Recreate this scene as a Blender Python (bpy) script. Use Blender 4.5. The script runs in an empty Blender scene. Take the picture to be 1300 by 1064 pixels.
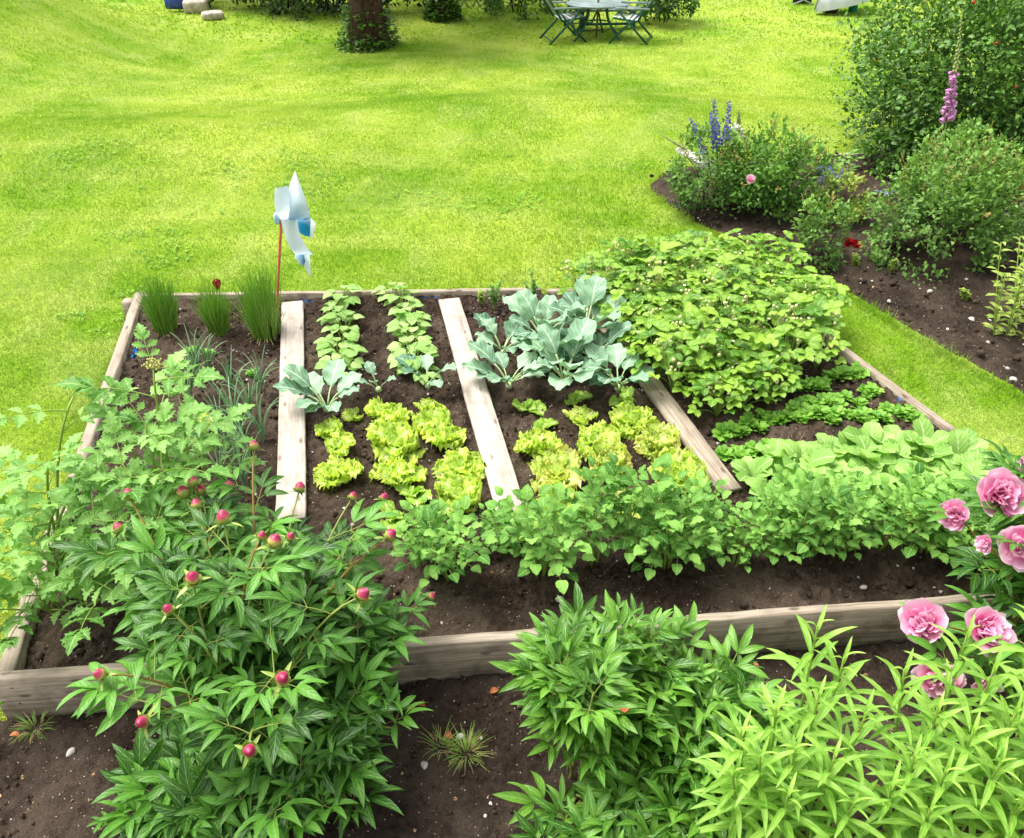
import bpy, math, random
import numpy as np
from mathutils import Vector, Matrix
random.seed(11)
R = np.random.default_rng(11)
PI = math.pi
SC = bpy.context.scene
COL = SC.collection

# ------------------------------------------------------------------ camera
CAM_H, PITCH, FPX, PW, PH = 3.6, math.radians(36.4), 1100.0, 1300.0, 1064.0
cp_, sp_ = math.cos(PITCH), math.sin(PITCH)
cam_d = bpy.data.cameras.new('camera'); cam = bpy.data.objects.new('camera', cam_d); COL.objects.link(cam)
cam.location = (0, 0, CAM_H); cam.rotation_euler = (PI/2 - PITCH, 0, 0)
cam_d.sensor_width = 36; cam_d.lens = 36*FPX/PW; cam_d.clip_start = .05; cam_d.clip_end = 500
SC.camera = cam

def ray(px, py):
    a, b = (px-PW/2)/FPX, (PH/2-py)/FPX
    return np.array([a, cp_+b*sp_, -sp_+b*cp_])
def G(px, py, z=0.0):
    d = ray(px, py); t = (CAM_H-z)/(-d[2]); p = d*t; p[2] = z
    return p
def sstep(a, b, x):
    t = np.clip((x-a)/(b-a), 0, 1); return t*t*(3-2*t)
def terrain(x, y):
    x = np.asarray(x, float); y = np.asarray(y, float)
    z = -1.0*sstep(9, 19, y)
    z = z + 2.5*np.exp(-((x+11.9)/3.1)**2-((y-18.0)/3.5)**2)
    far = sstep(7.5, 10, y)
    z = z + far*(.06*np.sin(x*.7+y*.5)+.05*np.sin(y*1.1-x*.3+1)+.20*np.exp(-((x+.6)/3.4)**2-((y-13.2)/1.5)**2)+.10*np.exp(-((x+4.5)/2.0)**2-((y-11.0)/1.0)**2))
    return z
def GT(px, py):
    z = 0.0
    for _ in range(40):
        p = G(px, py, z); z = .5*z+.5*float(terrain(p[0], p[1]))
    p = G(px, py, z); return p
def nrm(v):
    v = np.asarray(v, float); return v/(np.linalg.norm(v, axis=-1, keepdims=True)+1e-9)

# ------------------------------------------------------------------ mesh builder
class MB:
    def __init__(s): s.V, s.UV, s.RN, s.Q, s.T, s.QM, s.TM, s.n = [], [], [], [], [], [], [], 0
    def add(s, v, f, uv=None, r=0.5, mi=0):
        v = np.asarray(v, float).reshape(-1, 3); f = np.asarray(f, int)
        s.V.append(v); s.UV.append(np.zeros((len(v), 2)) if uv is None else np.asarray(uv, float).reshape(-1, 2))
        s.RN.append(np.full(len(v), r) if np.isscalar(r) else np.asarray(r, float))
        if f.size:
            (s.Q if f.shape[1] == 4 else s.T).append(f+s.n); (s.QM if f.shape[1] == 4 else s.TM).append(np.full(len(f), mi))
        s.n += len(v); return s
    def data(s):
        c = lambda l, w, dt=float: np.concatenate(l) if l else np.zeros((0, w) if w > 1 else 0, dt)
        return dict(v=c(s.V, 3), uv=c(s.UV, 2), r=c(s.RN, 1), q=c(s.Q, 4, int), t=c(s.T, 3, int), qm=c(s.QM, 1, int), tm=c(s.TM, 1, int))
    def inst(s, t, M, r=None, keep=False):
        """many copies of template t (a data dict) by the matrices M (n,4,4)"""
        M = np.asarray(M, float).reshape(-1, 4, 4); n = len(M); nv = len(t['v'])
        if n == 0: return s
        v = np.einsum('nij,kj->nki', M[:, :3, :3], t['v'])+M[:, None, :3, 3]
        off = (np.arange(n)*nv)[:, None, None]
        rr = R.random(n) if r is None else np.broadcast_to(np.asarray(r, float), (n,))
        rn = np.repeat(rr, nv) if not keep else np.clip(np.tile(t['r'], n)*.5+np.repeat(rr, nv)*.5, 0, 1)
        s.V.append(v.reshape(-1, 3)); s.UV.append(np.tile(t['uv'], (n, 1))); s.RN.append(rn)
        if len(t['q']): s.Q.append((t['q'][None]+off).reshape(-1, 4)+s.n); s.QM.append(np.tile(t['qm'], n))
        if len(t['t']): s.T.append((t['t'][None]+off).reshape(-1, 3)+s.n); s.TM.append(np.tile(t['tm'], n))
        s.n += n*nv; return s
    def mesh(s, name, mats, smooth=True):
        d = s.data(); me = bpy.data.meshes.new(name)
        nq, ntri = len(d['q']), len(d['t']); lv = np.concatenate([d['q'].ravel(), d['t'].ravel()]).astype(np.int32)
        me.vertices.add(len(d['v'])); me.vertices.foreach_set('co', d['v'].astype(np.float32).ravel())
        me.loops.add(len(lv)); me.loops.foreach_set('vertex_index', lv)
        me.polygons.add(nq+ntri)
        me.polygons.foreach_set('loop_start', np.concatenate([np.arange(nq)*4, nq*4+np.arange(ntri)*3]).astype(np.int32))
        me.polygons.foreach_set('material_index', np.concatenate([d['qm'], d['tm']]).astype(np.int32))
        me.polygons.foreach_set('use_smooth', np.full(nq+ntri, smooth))
        uv = me.uv_layers.new(name='UVMap'); uv.data.foreach_set('uv', d['uv'][lv].astype(np.float32).ravel())
        at = me.attributes.new('rnd', 'FLOAT', 'POINT'); at.data.foreach_set('value', d['r'].astype(np.float32))
        for m in (mats if isinstance(mats, (list, tuple)) else [mats]): me.materials.append(m)
        me.update(calc_edges=True); me.validate()
        return me
    def obj(s, name, mats, parent=None, smooth=True):
        o = bpy.data.objects.new(name, s.mesh(name, mats, smooth)); COL.objects.link(o); o.parent = parent
        return o

def tag(o, label=None, cat=None, group=None, kind=None):
    for k, v in (('label', label), ('category', cat), ('group', group), ('kind', kind)):
        if v: o[k] = v
    return o
def thing(name, label, cat, loc=(0, 0, 0), rz=0.0, group=None, sc=1.0):
    o = bpy.data.objects.new(name, None); COL.objects.link(o); o.empty_display_size = .1
    o.location = tuple(float(c) for c in loc); o.rotation_euler = (0, 0, rz); o.scale = (sc,)*3
    return tag(o, label, cat, group)
KIDS = {}
def dup(root, loc, rz=0.0, sc=1.0, label=None, group=None, tilt=(0, 0)):
    if root.name not in KIDS: KIDS[root.name] = [(c, list(c.children)) for c in root.children]
    r = root.copy(); COL.objects.link(r); r.location = tuple(float(c) for c in loc); r.rotation_euler = (tilt[0], tilt[1], rz); r.scale = (sc,)*3
    if label: r['label'] = label
    if group: r['group'] = group
    elif 'group' in r: del r['group']
    for c, gk in KIDS[root.name]:
        d = c.copy(); COL.objects.link(d); d.parent = r
        for g in gk:
            e = g.copy(); COL.objects.link(e); e.parent = d
    return r
class Protos:
    """several prototypes of a kind; the first use of each places it, later uses copy it"""
    def __init__(s, makers): s.mk = makers; s.done = {}
    def put(s, i, loc, rz, sc, label, group=None, tilt=(0, 0)):
        i %= len(s.mk)
        if i not in s.done:
            o = s.mk[i](); s.done[i] = o
            KIDS[o.name] = [(c, list(c.children)) for c in o.children]
            o.location = tuple(float(c) for c in loc); o.rotation_euler = (tilt[0], tilt[1], rz); o.scale = (sc,)*3; o['label'] = label
            if group: o['group'] = group
            return o
        return dup(s.done[i], loc, rz, sc, label, group, tilt)

# ------------------------------------------------------------------ shapes
def mats4(pos, d, up, sc=1.0, roll=0.0):
    pos = np.asarray(pos, float).reshape(-1, 3); n = len(pos)
    y = nrm(np.broadcast_to(np.asarray(d, float), (n, 3))); u = np.broadcast_to(np.asarray(up, float), (n, 3))
    x = np.cross(y, u); bad = np.linalg.norm(x, axis=1) < 1e-4; x[bad] = np.cross(y[bad], np.array([.3, .9, .2]))
    x = nrm(x); z = np.cross(x, y)
    if not (np.isscalar(roll) and roll == 0):
        c, s = np.cos(roll), np.sin(roll); c = np.broadcast_to(c, (n,))[:, None]; s = np.broadcast_to(s, (n,))[:, None]
        x, z = x*c+z*s, z*c-x*s
    sc = np.broadcast_to(np.asarray(sc, float), (n,))
    M = np.zeros((n, 4, 4)); M[:, :3, 0] = x*sc[:, None]; M[:, :3, 1] = y*sc[:, None]; M[:, :3, 2] = z*sc[:, None]; M[:, :3, 3] = pos; M[:, 3, 3] = 1
    return M
def grid_faces(nr, nc):
    i = np.arange(nr-1)[:, None]*nc+np.arange(nc-1)[None]; i = i.ravel()
    return np.stack([i, i+1, i+nc+1, i+nc], 1)
P_OV = lambda v: np.sin(PI*np.clip(v, 0, 1)**.72)**.8*1.0
P_LAN = lambda v: np.sin(PI*np.clip(v, 0, 1)**.85)**.9
P_OBO = lambda v: np.sin(PI*(.06+.94*np.clip(v, 0, 1)**1.5)*.97)**.75
P_LONG = lambda v: np.minimum(1, 4*v+.3)*(1-v**3)**1.0
P_PETAL = lambda v: np.clip(np.sin(PI*(.08+.80*v))**.8, 0.05, 1)
def leaf(L, W, nv=6, nu=2, prof=P_OV, a0=.1, a1=-.6, fold=.25, wave=0, wk=2.5, serr=0, sk=6, ph=0, y0=0.0, r=.5, cup=0.0, lobes=0.0):
    v = np.linspace(0, 1, nv+1); a = a0+(a1-a0)*v; ds = L/nv
    y = np.concatenate([[0], np.cumsum(np.cos(a[:-1])*ds)])+y0; z = np.concatenate([[0], np.cumsum(np.sin(a[:-1])*ds)])
    w = W*prof(v); w[-1] = min(w[-1], W*.06) if prof is not P_PETAL else w[-1]
    if serr: w = w*(1-serr*((np.arange(nv+1) % 2)))
    if lobes: w = w*(1-lobes*(.5+.5*np.cos(v*sk*2*PI)))
    u = np.linspace(-1, 1, nu+1); U, V_ = np.meshgrid(u, v)
    X = U*w[:, None]*math.cos(fold)
    Z = z[:, None]+np.abs(U)*w[:, None]*math.sin(fold)+cup*W*U*U
    if wave: Z = Z+wave*L*np.abs(U)**1.5*np.sin(wk*2*PI*V_+ph+np.sign(U)*1.3)
    Y = np.repeat(y[:, None], nu+1, 1)+(serr and 0)
    m = MB(); m.add(np.stack([X, Y, Z], -1), grid_faces(nv+1, nu+1), np.stack([U*.5+.5, V_], -1), r)
    return m.data()
def tube(pts, rad, sides=5, cap=True):
    pts = np.asarray(pts, float); n = len(pts); rad = np.broadcast_to(np.asarray(rad, float), (n,))
    t = nrm(np.gradient(pts, axis=0)); ref = np.array([.31, .22, .93]) if abs(t[0][2]) < .8 else np.array([.9, .35, .1])
    x = nrm(np.cross(t, ref)); yb = np.cross(t, x); th = np.arange(sides)/sides*2*PI
    V = pts[:, None]+rad[:, None, None]*(np.cos(th)[None, :, None]*x[:, None]+np.sin(th)[None, :, None]*yb[:, None])
    i = np.arange(n-1)[:, None]*sides; j = np.arange(sides)[None]; j2 = (j+1) % sides
    F = np.stack([i+j, i+j2, i+sides+j2, i+sides+j], -1).reshape(-1, 4)
    uv = np.stack(np.meshgrid(np.arange(sides)/sides, np.linspace(0, 1, n)), -1)
    m = MB(); m.add(V, F, uv)
    if cap:
        for k, ring in ((0, 0), (n-1, (n-1)*sides)):
            m2 = [[ring+q, ring+(q+1) % sides, ring+sides] for q in range(0)]
        c0 = m.n; m.add(np.stack([pts[0], pts[-1]]), np.zeros((0, 3), int), None)
        T = [[q, c0, (q+1) % sides] for q in range(sides)]+[[(n-1)*sides+q, (n-1)*sides+(q+1) % sides, c0+1] for q in range(sides)]
        m.T.append(np.array(T)); m.TM.append(np.zeros(len(T), int))
    return m.data()
def put(mb, d, r=None, M=None):
    mb.inst(d, np.eye(4) if M is None else M, d['r'][:1] if r is None else [r]); return mb
def bez(p0, p1, p2, n=7):
    t = np.linspace(0, 1, n)[:, None]; p0, p1, p2 = (np.asarray(p, float) for p in (p0, p1, p2))
    return (1-t)**2*p0+2*t*(1-t)*p1+t*t*p2
def ball(c, r, n=8, m=6, sq=(1, 1, 1)):
    th = np.linspace(0, PI, m+1); ph = np.arange(n)/n*2*PI; T, P = np.meshgrid(th, ph, indexing='ij')
    V = np.stack([np.sin(T)*np.cos(P)*sq[0], np.sin(T)*np.sin(P)*sq[1], np.cos(T)*sq[2]], -1)*r+np.asarray(c)
    i = np.arange(m)[:, None]*n; j = np.arange(n)[None]; j2 = (j+1) % n
    F = np.stack([i+j, i+n+j, i+n+j2, i+j2], -1).reshape(-1, 4)
    mb = MB(); mb.add(V, F, np.stack([P/(2*PI), 1-T/PI], -1)); return mb.data()
def box(c, size, rz=0.0, bev=.004, M=None):
    """box with bevelled long edges: an 8-gon section along local x"""
    lx, ly, lz = size; b = min(bev, ly*.3, lz*.3); hy, hz = ly/2, lz/2
    sec = np.array([[-hy+b, -hz], [hy-b, -hz], [hy, -hz+b], [hy, hz-b], [hy-b, hz], [-hy+b, hz], [-hy, hz-b], [-hy, -hz+b]])
    mb = MB(); V = []; UV = []
    for x in (-lx/2, lx/2):
        for k, (y, z) in enumerate(sec): V.append((x, y, z)); UV.append((x, y+z))
    F = [[k, 8+k, 8+(k+1) % 8, (k+1) % 8] for k in range(8)]
    mb.add(V, F, UV)
    c0 = mb.n; mb.add([(-lx/2, 0, 0), (lx/2, 0, 0)], np.zeros((0, 3), int), [(0, 0), (0, 0)])
    mb.T.append(np.array([[k, (k+1) % 8, c0] for k in range(8)]+[[8+(k+1) % 8, 8+k, c0+1] for k in range(8)])); mb.TM.append(np.zeros(16, int))
    d = mb.data()
    if M is not None: d['v'] = d['v']@np.asarray(M)[:3, :3].T+np.asarray(M)[:3, 3]
    else:
        cz, s = math.cos(rz), math.sin(rz); d['v'] = d['v']@np.array([[cz, -s, 0], [s, cz, 0], [0, 0, 1]]).T+np.asarray(c)
    return d
def bar(p0, p1, w, h, up=(0, 0, 1), bev=.003):
    """bar of section w x h from p0 to p1"""
    p0, p1 = np.asarray(p0, float), np.asarray(p1, float); d = p1-p0; L = np.linalg.norm(d); x = d/L
    y = np.cross(up, x); y = y/(np.linalg.norm(y)+1e-9) if np.linalg.norm(y) > 1e-4 else np.array([0, 1., 0]); z = np.cross(x, y)
    M = np.eye(4); M[:3, 0] = x; M[:3, 1] = y; M[:3, 2] = z; M[:3, 3] = (p0+p1)/2
    return box(None, (L, w, h), bev=bev, M=M)
def plank(L, w, h, nx=24, jit=.003, seed=0):
    """weathered plank: bevelled section along x with slightly uneven edges; origin at its middle"""
    rg = np.random.default_rng(seed); b = .007; hy, hz = w/2, h/2
    sec = np.array([[-hy+b, -hz], [hy-b, -hz], [hy, -hz+b], [hy, hz-b], [hy-b, hz], [0, hz], [-hy+b, hz], [-hy, hz-b], [-hy, -hz+b]])
    m = len(sec); xs = np.linspace(-L/2, L/2, nx+1); V = np.zeros((nx+1, m, 3)); UV = np.zeros((nx+1, m, 2))
    sway = np.cumsum(rg.normal(0, jit*.5, nx+1)); sway -= np.linspace(sway[0], sway[-1], nx+1)
    lift = np.cumsum(rg.normal(0, jit*.35, nx+1)); lift -= np.linspace(lift[0], lift[-1], nx+1)
    per = np.concatenate([[0], np.cumsum(np.linalg.norm(np.diff(sec, axis=0), axis=1))])
    for i, x in enumerate(xs):
        V[i, :, 0] = x; V[i, :, 1] = sec[:, 0]+sway[i]+rg.normal(0, jit*.25, m); V[i, :, 2] = sec[:, 1]+lift[i]+rg.normal(0, jit*.25, m)
        UV[i, :, 0] = x+seed*3.7; UV[i, :, 1] = per+seed*.77
    mb = MB(); F = []
    for i in range(nx):
        for k in range(m): F.append([i*m+k, (i+1)*m+k, (i+1)*m+(k+1) % m, i*m+(k+1) % m])
    mb.add(V, F, UV)
    c0 = mb.n; mb.add([V[0].mean(0), V[-1].mean(0)], np.zeros((0, 3), int), [(seed, .5), (seed, .5)])
    mb.T.append(np.array([[k, (k+1) % m, c0] for k in range(m)]+[[nx*m+(k+1) % m, nx*m+k, c0+1] for k in range(m)])); mb.TM.append(np.zeros(2*m, int))
    return mb
def vnoise(x, y, seed=0):
    rg = np.random.default_rng(seed); t = rg.random((64, 64)); xi = np.floor(x).astype(int); yi = np.floor(y).astype(int); fx, fy = x-xi, y-yi
    fx, fy = fx*fx*(3-2*fx), fy*fy*(3-2*fy); g = lambda a, b: t[a % 64, b % 64]
    return (g(xi, yi)*(1-fx)+g(xi+1, yi)*fx)*(1-fy)+(g(xi, yi+1)*(1-fx)+g(xi+1, yi+1)*fx)*fy
def fbm(x, y, f, o=4, seed=0, gain=.55):
    s, a, n = 0, 1, 0
    for k in range(o): s = s+a*(vnoise(x*f, y*f, seed+k)-.5); n += a; a *= gain; f *= 2.1
    return s/n
def inpoly(x, y, poly):
    x = np.asarray(x, float); y = np.asarray(y, float); r = np.zeros(x.shape, bool); n = len(poly)
    for i in range(n):
        (x1, y1), (x2, y2) = poly[i], poly[(i+1) % n]
        c = ((y1 > y) != (y2 > y)) & (x < (x2-x1)*(y-y1)/((y2-y1)+1e-12)+x1); r ^= c
    return r
def dpoly(x, y, poly):
    d = np.full(np.shape(x), 1e9); n = len(poly)
    for i in range(n):
        a, b = np.array(poly[i]), np.array(poly[(i+1) % n]); e = b-a; t = np.clip(((x-a[0])*e[0]+(y-a[1])*e[1])/(e@e+1e-12), 0, 1)
        d = np.minimum(d, np.hypot(x-a[0]-t*e[0], y-a[1]-t*e[1]))
    return d

# ------------------------------------------------------------------ materials
def lin(c):
    if isinstance(c, str): c = [int(c[i:i+2], 16)/255 for i in (0, 2, 4)]
    return tuple((x/12.92 if x <= .04045 else ((x+.055)/1.055)**2.4) for x in c[:3])+(1.0,)
class NT:
    def __init__(s, name):
        s.m = bpy.data.materials.new(name); s.m.use_nodes = True; s.t = s.m.node_tree; s.t.nodes.clear()
        s.out = s.t.nodes.new('ShaderNodeOutputMaterial')
    def n(s, ty, ins=None, **kw):
        nd = s.t.nodes.new('ShaderNode'+ty)
        for k, v in kw.items(): setattr(nd, k, v)
        for k, v in (ins or {}).items(): s.set(nd.inputs[k], v)
        return nd
    def set(s, sock, v):
        if isinstance(v, bpy.types.NodeSocket): s.t.links.new(v, sock)
        elif isinstance(v, bpy.types.Node): s.t.links.new(v.outputs[0], sock)
        else: sock.default_value = v
    def math(s, op, a, b=0.0, c=0.0, clamp=False):
        nd = s.t.nodes.new('ShaderNodeMath'); nd.operation = op; nd.use_clamp = clamp
        for i, v in enumerate((a, b, c)): s.set(nd.inputs[i], v)
        return nd.outputs[0]
    def mix(s, f, a, b, mode='MIX'):
        nd = s.t.nodes.new('ShaderNodeMix'); nd.data_type = 'RGBA'; nd.blend_type = mode; nd.clamp_factor = True
        s.set(nd.inputs[0], f); s.set(nd.inputs[6], a); s.set(nd.inputs[7], b); return nd.outputs[2]
    def rng(s, v, a, b, c=0.0, d=1.0, smooth=False):
        nd = s.t.nodes.new('ShaderNodeMapRange'); nd.interpolation_type = 'SMOOTHSTEP' if smooth else 'LINEAR'
        for i, x in enumerate((v, a, b, c, d)): s.set(nd.inputs[i], x)
        return nd.outputs[0]
    def noise(s, vec, scale, detail=3.0, rough=.55): return s.n('TexNoise', {'Vector': vec, 'Scale': scale, 'Detail': detail, 'Roughness': rough}).outputs[0]
    def attr(s, nm): return s.n('Attribute', attribute_name=nm).outputs['Fac']
    def bsdf(s, col, rough=.6, spec=.3, normal=None, **kw):
        b = s.n('BsdfPrincipled', {'Base Color': col, 'Roughness': rough, 'Specular IOR Level': spec})
        if normal is not None: s.set(b.inputs['Normal'], normal)
        for k, v in kw.items(): s.set(b.inputs[k.replace('_', ' ')], v)
        return b.outputs[0]
    def bump(s, h, st=.3, dist=.02): return s.n('Bump', {'Height': h, 'Strength': st, 'Distance': dist}).outputs[0]
    def done(s, sh): s.t.links.new(sh, s.out.inputs[0]); return s.m

def leaf_mat(name, dark, light, vein, rough=.45, spec=.35, tr=.3, nveins=6.0, mid=.09, tip=None, tipamt=0.0, base=None, side=.25, objvar=.35, warm=(1.15, 1.2, .55)):
    T = NT(name); uv = T.n('UVMap', uv_map='UVMap').outputs[0]; sx = T.n('SeparateXYZ', {0: uv})
    u = T.math('ABSOLUTE', T.math('MULTIPLY_ADD', sx.outputs[0], 2.0, -1.0)); v = sx.outputs[1]
    rnd = T.attr('rnd'); oi = T.n('ObjectInfo').outputs['Random']
    oc = T.n('TexCoord').outputs['Object']
    nz = T.noise(oc, 14.0, 3.0)
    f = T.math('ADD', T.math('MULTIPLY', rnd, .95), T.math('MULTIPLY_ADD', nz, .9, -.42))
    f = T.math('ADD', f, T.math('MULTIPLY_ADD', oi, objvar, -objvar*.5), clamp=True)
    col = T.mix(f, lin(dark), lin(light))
    if base: col = T.mix(T.rng(v, 0.0, .4, .6, 0.0, True), col, lin(base))
    if tip: col = T.mix(T.math('MULTIPLY', T.rng(T.math('ADD', v, T.math('MULTIPLY', nz, .3)), .85, 1.2, 0.0, 1.0), T.math('MULTIPLY', T.rng(rnd, .3, .8), tipamt)), col, lin(tip))
    col = T.mix(T.math('MULTIPLY', T.rng(T.noise(oc, 55.0, 2.0), .66, .76), .35), col, lin('a89c58'))
    h = T.math('SINE', T.math('MULTIPLY', T.math('MULTIPLY_ADD', u, -.33, v), nveins*2*PI))
    sv = T.math('MULTIPLY', T.rng(h, .55, 1.0), side)
    mm = T.math('MULTIPLY', T.rng(u, mid*.4, mid*1.5, 1.0, 0.0, True), .8)
    col = T.mix(T.math('MAXIMUM', mm, sv), col, lin(vein))
    nb = T.bump(T.math('ADD', T.math('MULTIPLY', h, .5), T.math('MULTIPLY', nz, 1.0)), .22, .006)
    p = T.bsdf(col, rough, spec, nb)
    if tr > 0:
        tc = T.mix(1.0, col, (*warm, 1), 'MULTIPLY'); t = T.n('BsdfTranslucent', {'Color': tc}).outputs[0]
        p = T.n('MixShader', {0: tr, 1: p, 2: t}).outputs[0]
    return T.done(p)
def plain_mat(name, c1, c2=None, rough=.6, spec=.3, scale=12.0, bump=.1, tr=0.0, rnd=0.0, metallic=0.0):
    T = NT(name); oc = T.n('TexCoord').outputs['Object']; nz = T.noise(oc, scale, 4.0)
    f = T.rng(nz, .3, .7)
    if rnd: f = T.math('ADD', T.math('MULTIPLY', f, 1-rnd), T.math('MULTIPLY', T.attr('rnd'), rnd))
    col = T.mix(f, lin(c1), lin(c2 or c1)); p = T.bsdf(col, rough, spec, T.bump(nz, bump, .01) if bump else None, Metallic=metallic)
    if tr: p = T.n('MixShader', {0: tr, 1: p, 2: T.n('BsdfTranslucent', {'Color': col}).outputs[0]}).outputs[0]
    return T.done(p)
def grad_mat(name, stops, rough=.5, spec=.3, tr=.2, axis=1, var=.12, noise=8.0):
    """colour along the uv axis"""
    T = NT(name); uv = T.n('UVMap', uv_map='UVMap').outputs[0]; sx = T.n('SeparateXYZ', {0: uv}).outputs[axis]
    nz = T.noise(T.n('TexCoord').outputs['Object'], noise, 3.0)
    x = T.math('ADD', sx, T.math('MULTIPLY_ADD', nz, var*2, -var)); x = T.math('ADD', x, T.math('MULTIPLY_ADD', T.attr('rnd'), var, -var*.5))
    rp = T.n('ValToRGB', {0: x}); e = rp.color_ramp.elements
    while len(e) < len(stops): e.new(.5)
    for k, (p, c) in enumerate(stops): e[k].position = p; e[k].color = lin(c)
    col = rp.outputs[0]; p = T.bsdf(col, rough, spec)
    if tr: p = T.n('MixShader', {0: tr, 1: p, 2: T.n('BsdfTranslucent', {'Color': col}).outputs[0]}).outputs[0]
    return T.done(p)
def wood_mat(name, dark, mid, light, knots=True):
    T = NT(name); uv = T.n('UVMap', uv_map='UVMap').outputs[0]
    mp = T.n('Mapping', {'Vector': uv, 'Scale': (1.6, 42.0, 1.0)}).outputs[0]
    mp2 = T.n('Mapping', {'Vector': uv, 'Scale': (5.0, 160.0, 1.0)}).outputs[0]
    mp3 = T.n('Mapping', {'Vector': uv, 'Scale': (1.3, 5.0, 1.0)}).outputs[0]
    g = T.noise(mp, 1.0, 4.0, .6); g2 = T.noise(mp2, 1.0, 3.0, .6); st = T.noise(mp3, 2.2, 4.0, .6)
    c = T.mix(T.rng(g, .34, .66), lin(mid), lin(light)); c = T.mix(T.math('MULTIPLY', T.rng(g2, .55, .72), .55), c, lin(dark))
    c = T.mix(T.math('MULTIPLY', T.rng(st, .52, .75), .5), c, lin(dark))
    if knots:
        vo = T.n('TexVoronoi', {'Vector': T.n('Mapping', {'Vector': uv, 'Scale': (1.0, 2.6, 1.0)}).outputs[0], 'Scale': 2.1}, voronoi_dimensions='2D')
        c = T.mix(T.math('MULTIPLY', T.rng(vo.outputs[0], .03, .085, 1.0, 0.0, True), .75), c, lin(dark))
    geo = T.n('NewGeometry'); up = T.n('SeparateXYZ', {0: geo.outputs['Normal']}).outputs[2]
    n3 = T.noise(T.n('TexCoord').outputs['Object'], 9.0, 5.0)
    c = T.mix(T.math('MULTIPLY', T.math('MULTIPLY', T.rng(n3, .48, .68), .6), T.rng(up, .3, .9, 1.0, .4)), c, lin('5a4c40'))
    h = T.math('ADD', T.math('MULTIPLY', g, .5), g2)
    return T.done(T.bsdf(c, .8, .2, T.bump(h, .45, .006)))
def soil_mat(name, a='241c17', b='4e4136', c='6c5e50'):
    T = NT(name); oc = T.n('TexCoord').outputs['Object']
    n1, n2, n3 = T.noise(oc, 2.3, 3.0), T.noise(oc, 26.0, 6.0, .65), T.noise(oc, 130.0, 3.0)
    col = T.mix(T.rng(n2, .32, .62), lin(a), lin(b)); col = T.mix(T.math('MULTIPLY', T.rng(n1, .42, .6), .7), col, lin(c))
    col = T.mix(T.rng(n3, .35, .6, .5, 0.0), col, lin('1c1513'))
    vo = T.n('TexVoronoi', {'Vector': oc, 'Scale': 75.0, 'Randomness': 1.0}); sep = T.n('SeparateColor', {0: vo.outputs['Color']})
    fl = T.math('MULTIPLY', T.rng(vo.outputs[0], .16, .26, 1.0, 0.0), T.rng(sep.outputs[0], .90, .93))
    col = T.mix(fl, col, T.mix(sep.outputs[1], lin('8d8174'), lin('d8d2c6')))
    h = T.math('ADD', T.math('MULTIPLY', n2, 1.0), T.math('MULTIPLY', n3, .35))
    return T.done(T.bsdf(col, .95, .1, T.bump(h, .9, .03)))
def lawn_col(T, blade=False):
    oc = T.n('TexCoord').outputs['Object']
    mp = T.n('Mapping', {'Vector': oc, 'Scale': (1.0, .65, .0)}).outputs[0]
    big, med, sm = T.noise(mp, .36, 5.0, .62), T.noise(mp, 1.7, 6.0, .68), T.noise(oc, 28.0, 4.0, .7)
    c = T.mix(T.rng(big, .40, .60), lin('80aa22'), lin('b8cc4c'))
    c = T.mix(T.math('MULTIPLY', T.rng(med, .48, .74), .5), c, lin('d4da86'))
    c = T.mix(T.math('MULTIPLY', T.rng(med, .28, .45, 1.0, 0.0), .45), c, lin('6c9c18'))
    str_ = T.noise(T.n('Mapping', {'Vector': oc, 'Rotation': (0, 0, .35), 'Scale': (.25, 2.4, 0.0)}).outputs[0], 1.0, 3.0)
    c = T.mix(T.math('MULTIPLY', T.rng(str_, .5, .75), .5), c, lin('c6d266'))
    if not blade: c = T.mix(T.rng(sm, .3, .62), T.mix(.55, c, lin('587f18')), c)
    return c, sm
def make_lawn_mats():
    T = NT('lawn_ground'); c, sm = lawn_col(T); fine = T.noise(T.n('TexCoord').outputs['Object'], 90.0, 3.0)
    g = T.done(T.bsdf(c, .85, .1, T.bump(T.math('ADD', sm, fine), .8, .05)))
    T = NT('grass_blade'); c, sm = lawn_col(T, True); r = T.attr('rnd')
    uv = T.n('SeparateXYZ', {0: T.n('UVMap', uv_map='UVMap').outputs[0]}).outputs[1]
    c = T.mix(T.rng(r, .6, 1.0, 0.0, .45), c, lin('d6dc96')); c = T.mix(T.rng(r, 0.0, .4, .4, 0.0), c, lin('6c9a1a'))
    c = T.mix(T.rng(uv, 0.0, .5, .35, 0.0), c, lin('688e22'))
    p = T.bsdf(c, .55, .25); t = T.n('BsdfTranslucent', {'Color': c}).outputs[0]
    return g, T.done(T.n('MixShader', {0: .35, 1: p, 2: t}).outputs[0])

M = {}
M['lawn'], M['blade'] = make_lawn_mats()
M['soil'] = soil_mat('garden_soil'); M['soil_dark'] = soil_mat('border_soil', '201914', '43382f', '5c5045')
M['clod'] = plain_mat('soil_clod', '261e19', '52443a', .95, .1, 30, .4)
M['pebble'] = plain_mat('pebble', '9a938a', 'd6d2ca', .8, .2, 20, .2, rnd=.7)
M['wood'] = wood_mat('weathered_wood', '75685e', 'a89b8f', 'ccc1b6'); M['wood_grey'] = wood_mat('weathered_board', '4e4337', '897b6b', 'b6a998')
M['bark'] = plain_mat('bark', '241a15', '5a4638', .95, .1, 18, 1.0)
M['stone'] = plain_mat('stone', '8d8078', 'c9bdb2', .9, .15, 9, .4)
M['peony'] = leaf_mat('peony_leaf', '224c16', '5f9a32', '86b45c', .42, .4, .25, 5, .07)
M['peony2'] = leaf_mat('peony_leaf_light', '2f6418', '76ac3a', '9cc468', .38, .45, .28, 5, .07)
M['stem_g'] = plain_mat('green_stem', '6f8f3a', '92a94e', .5, .35, 6, 0)
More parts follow.
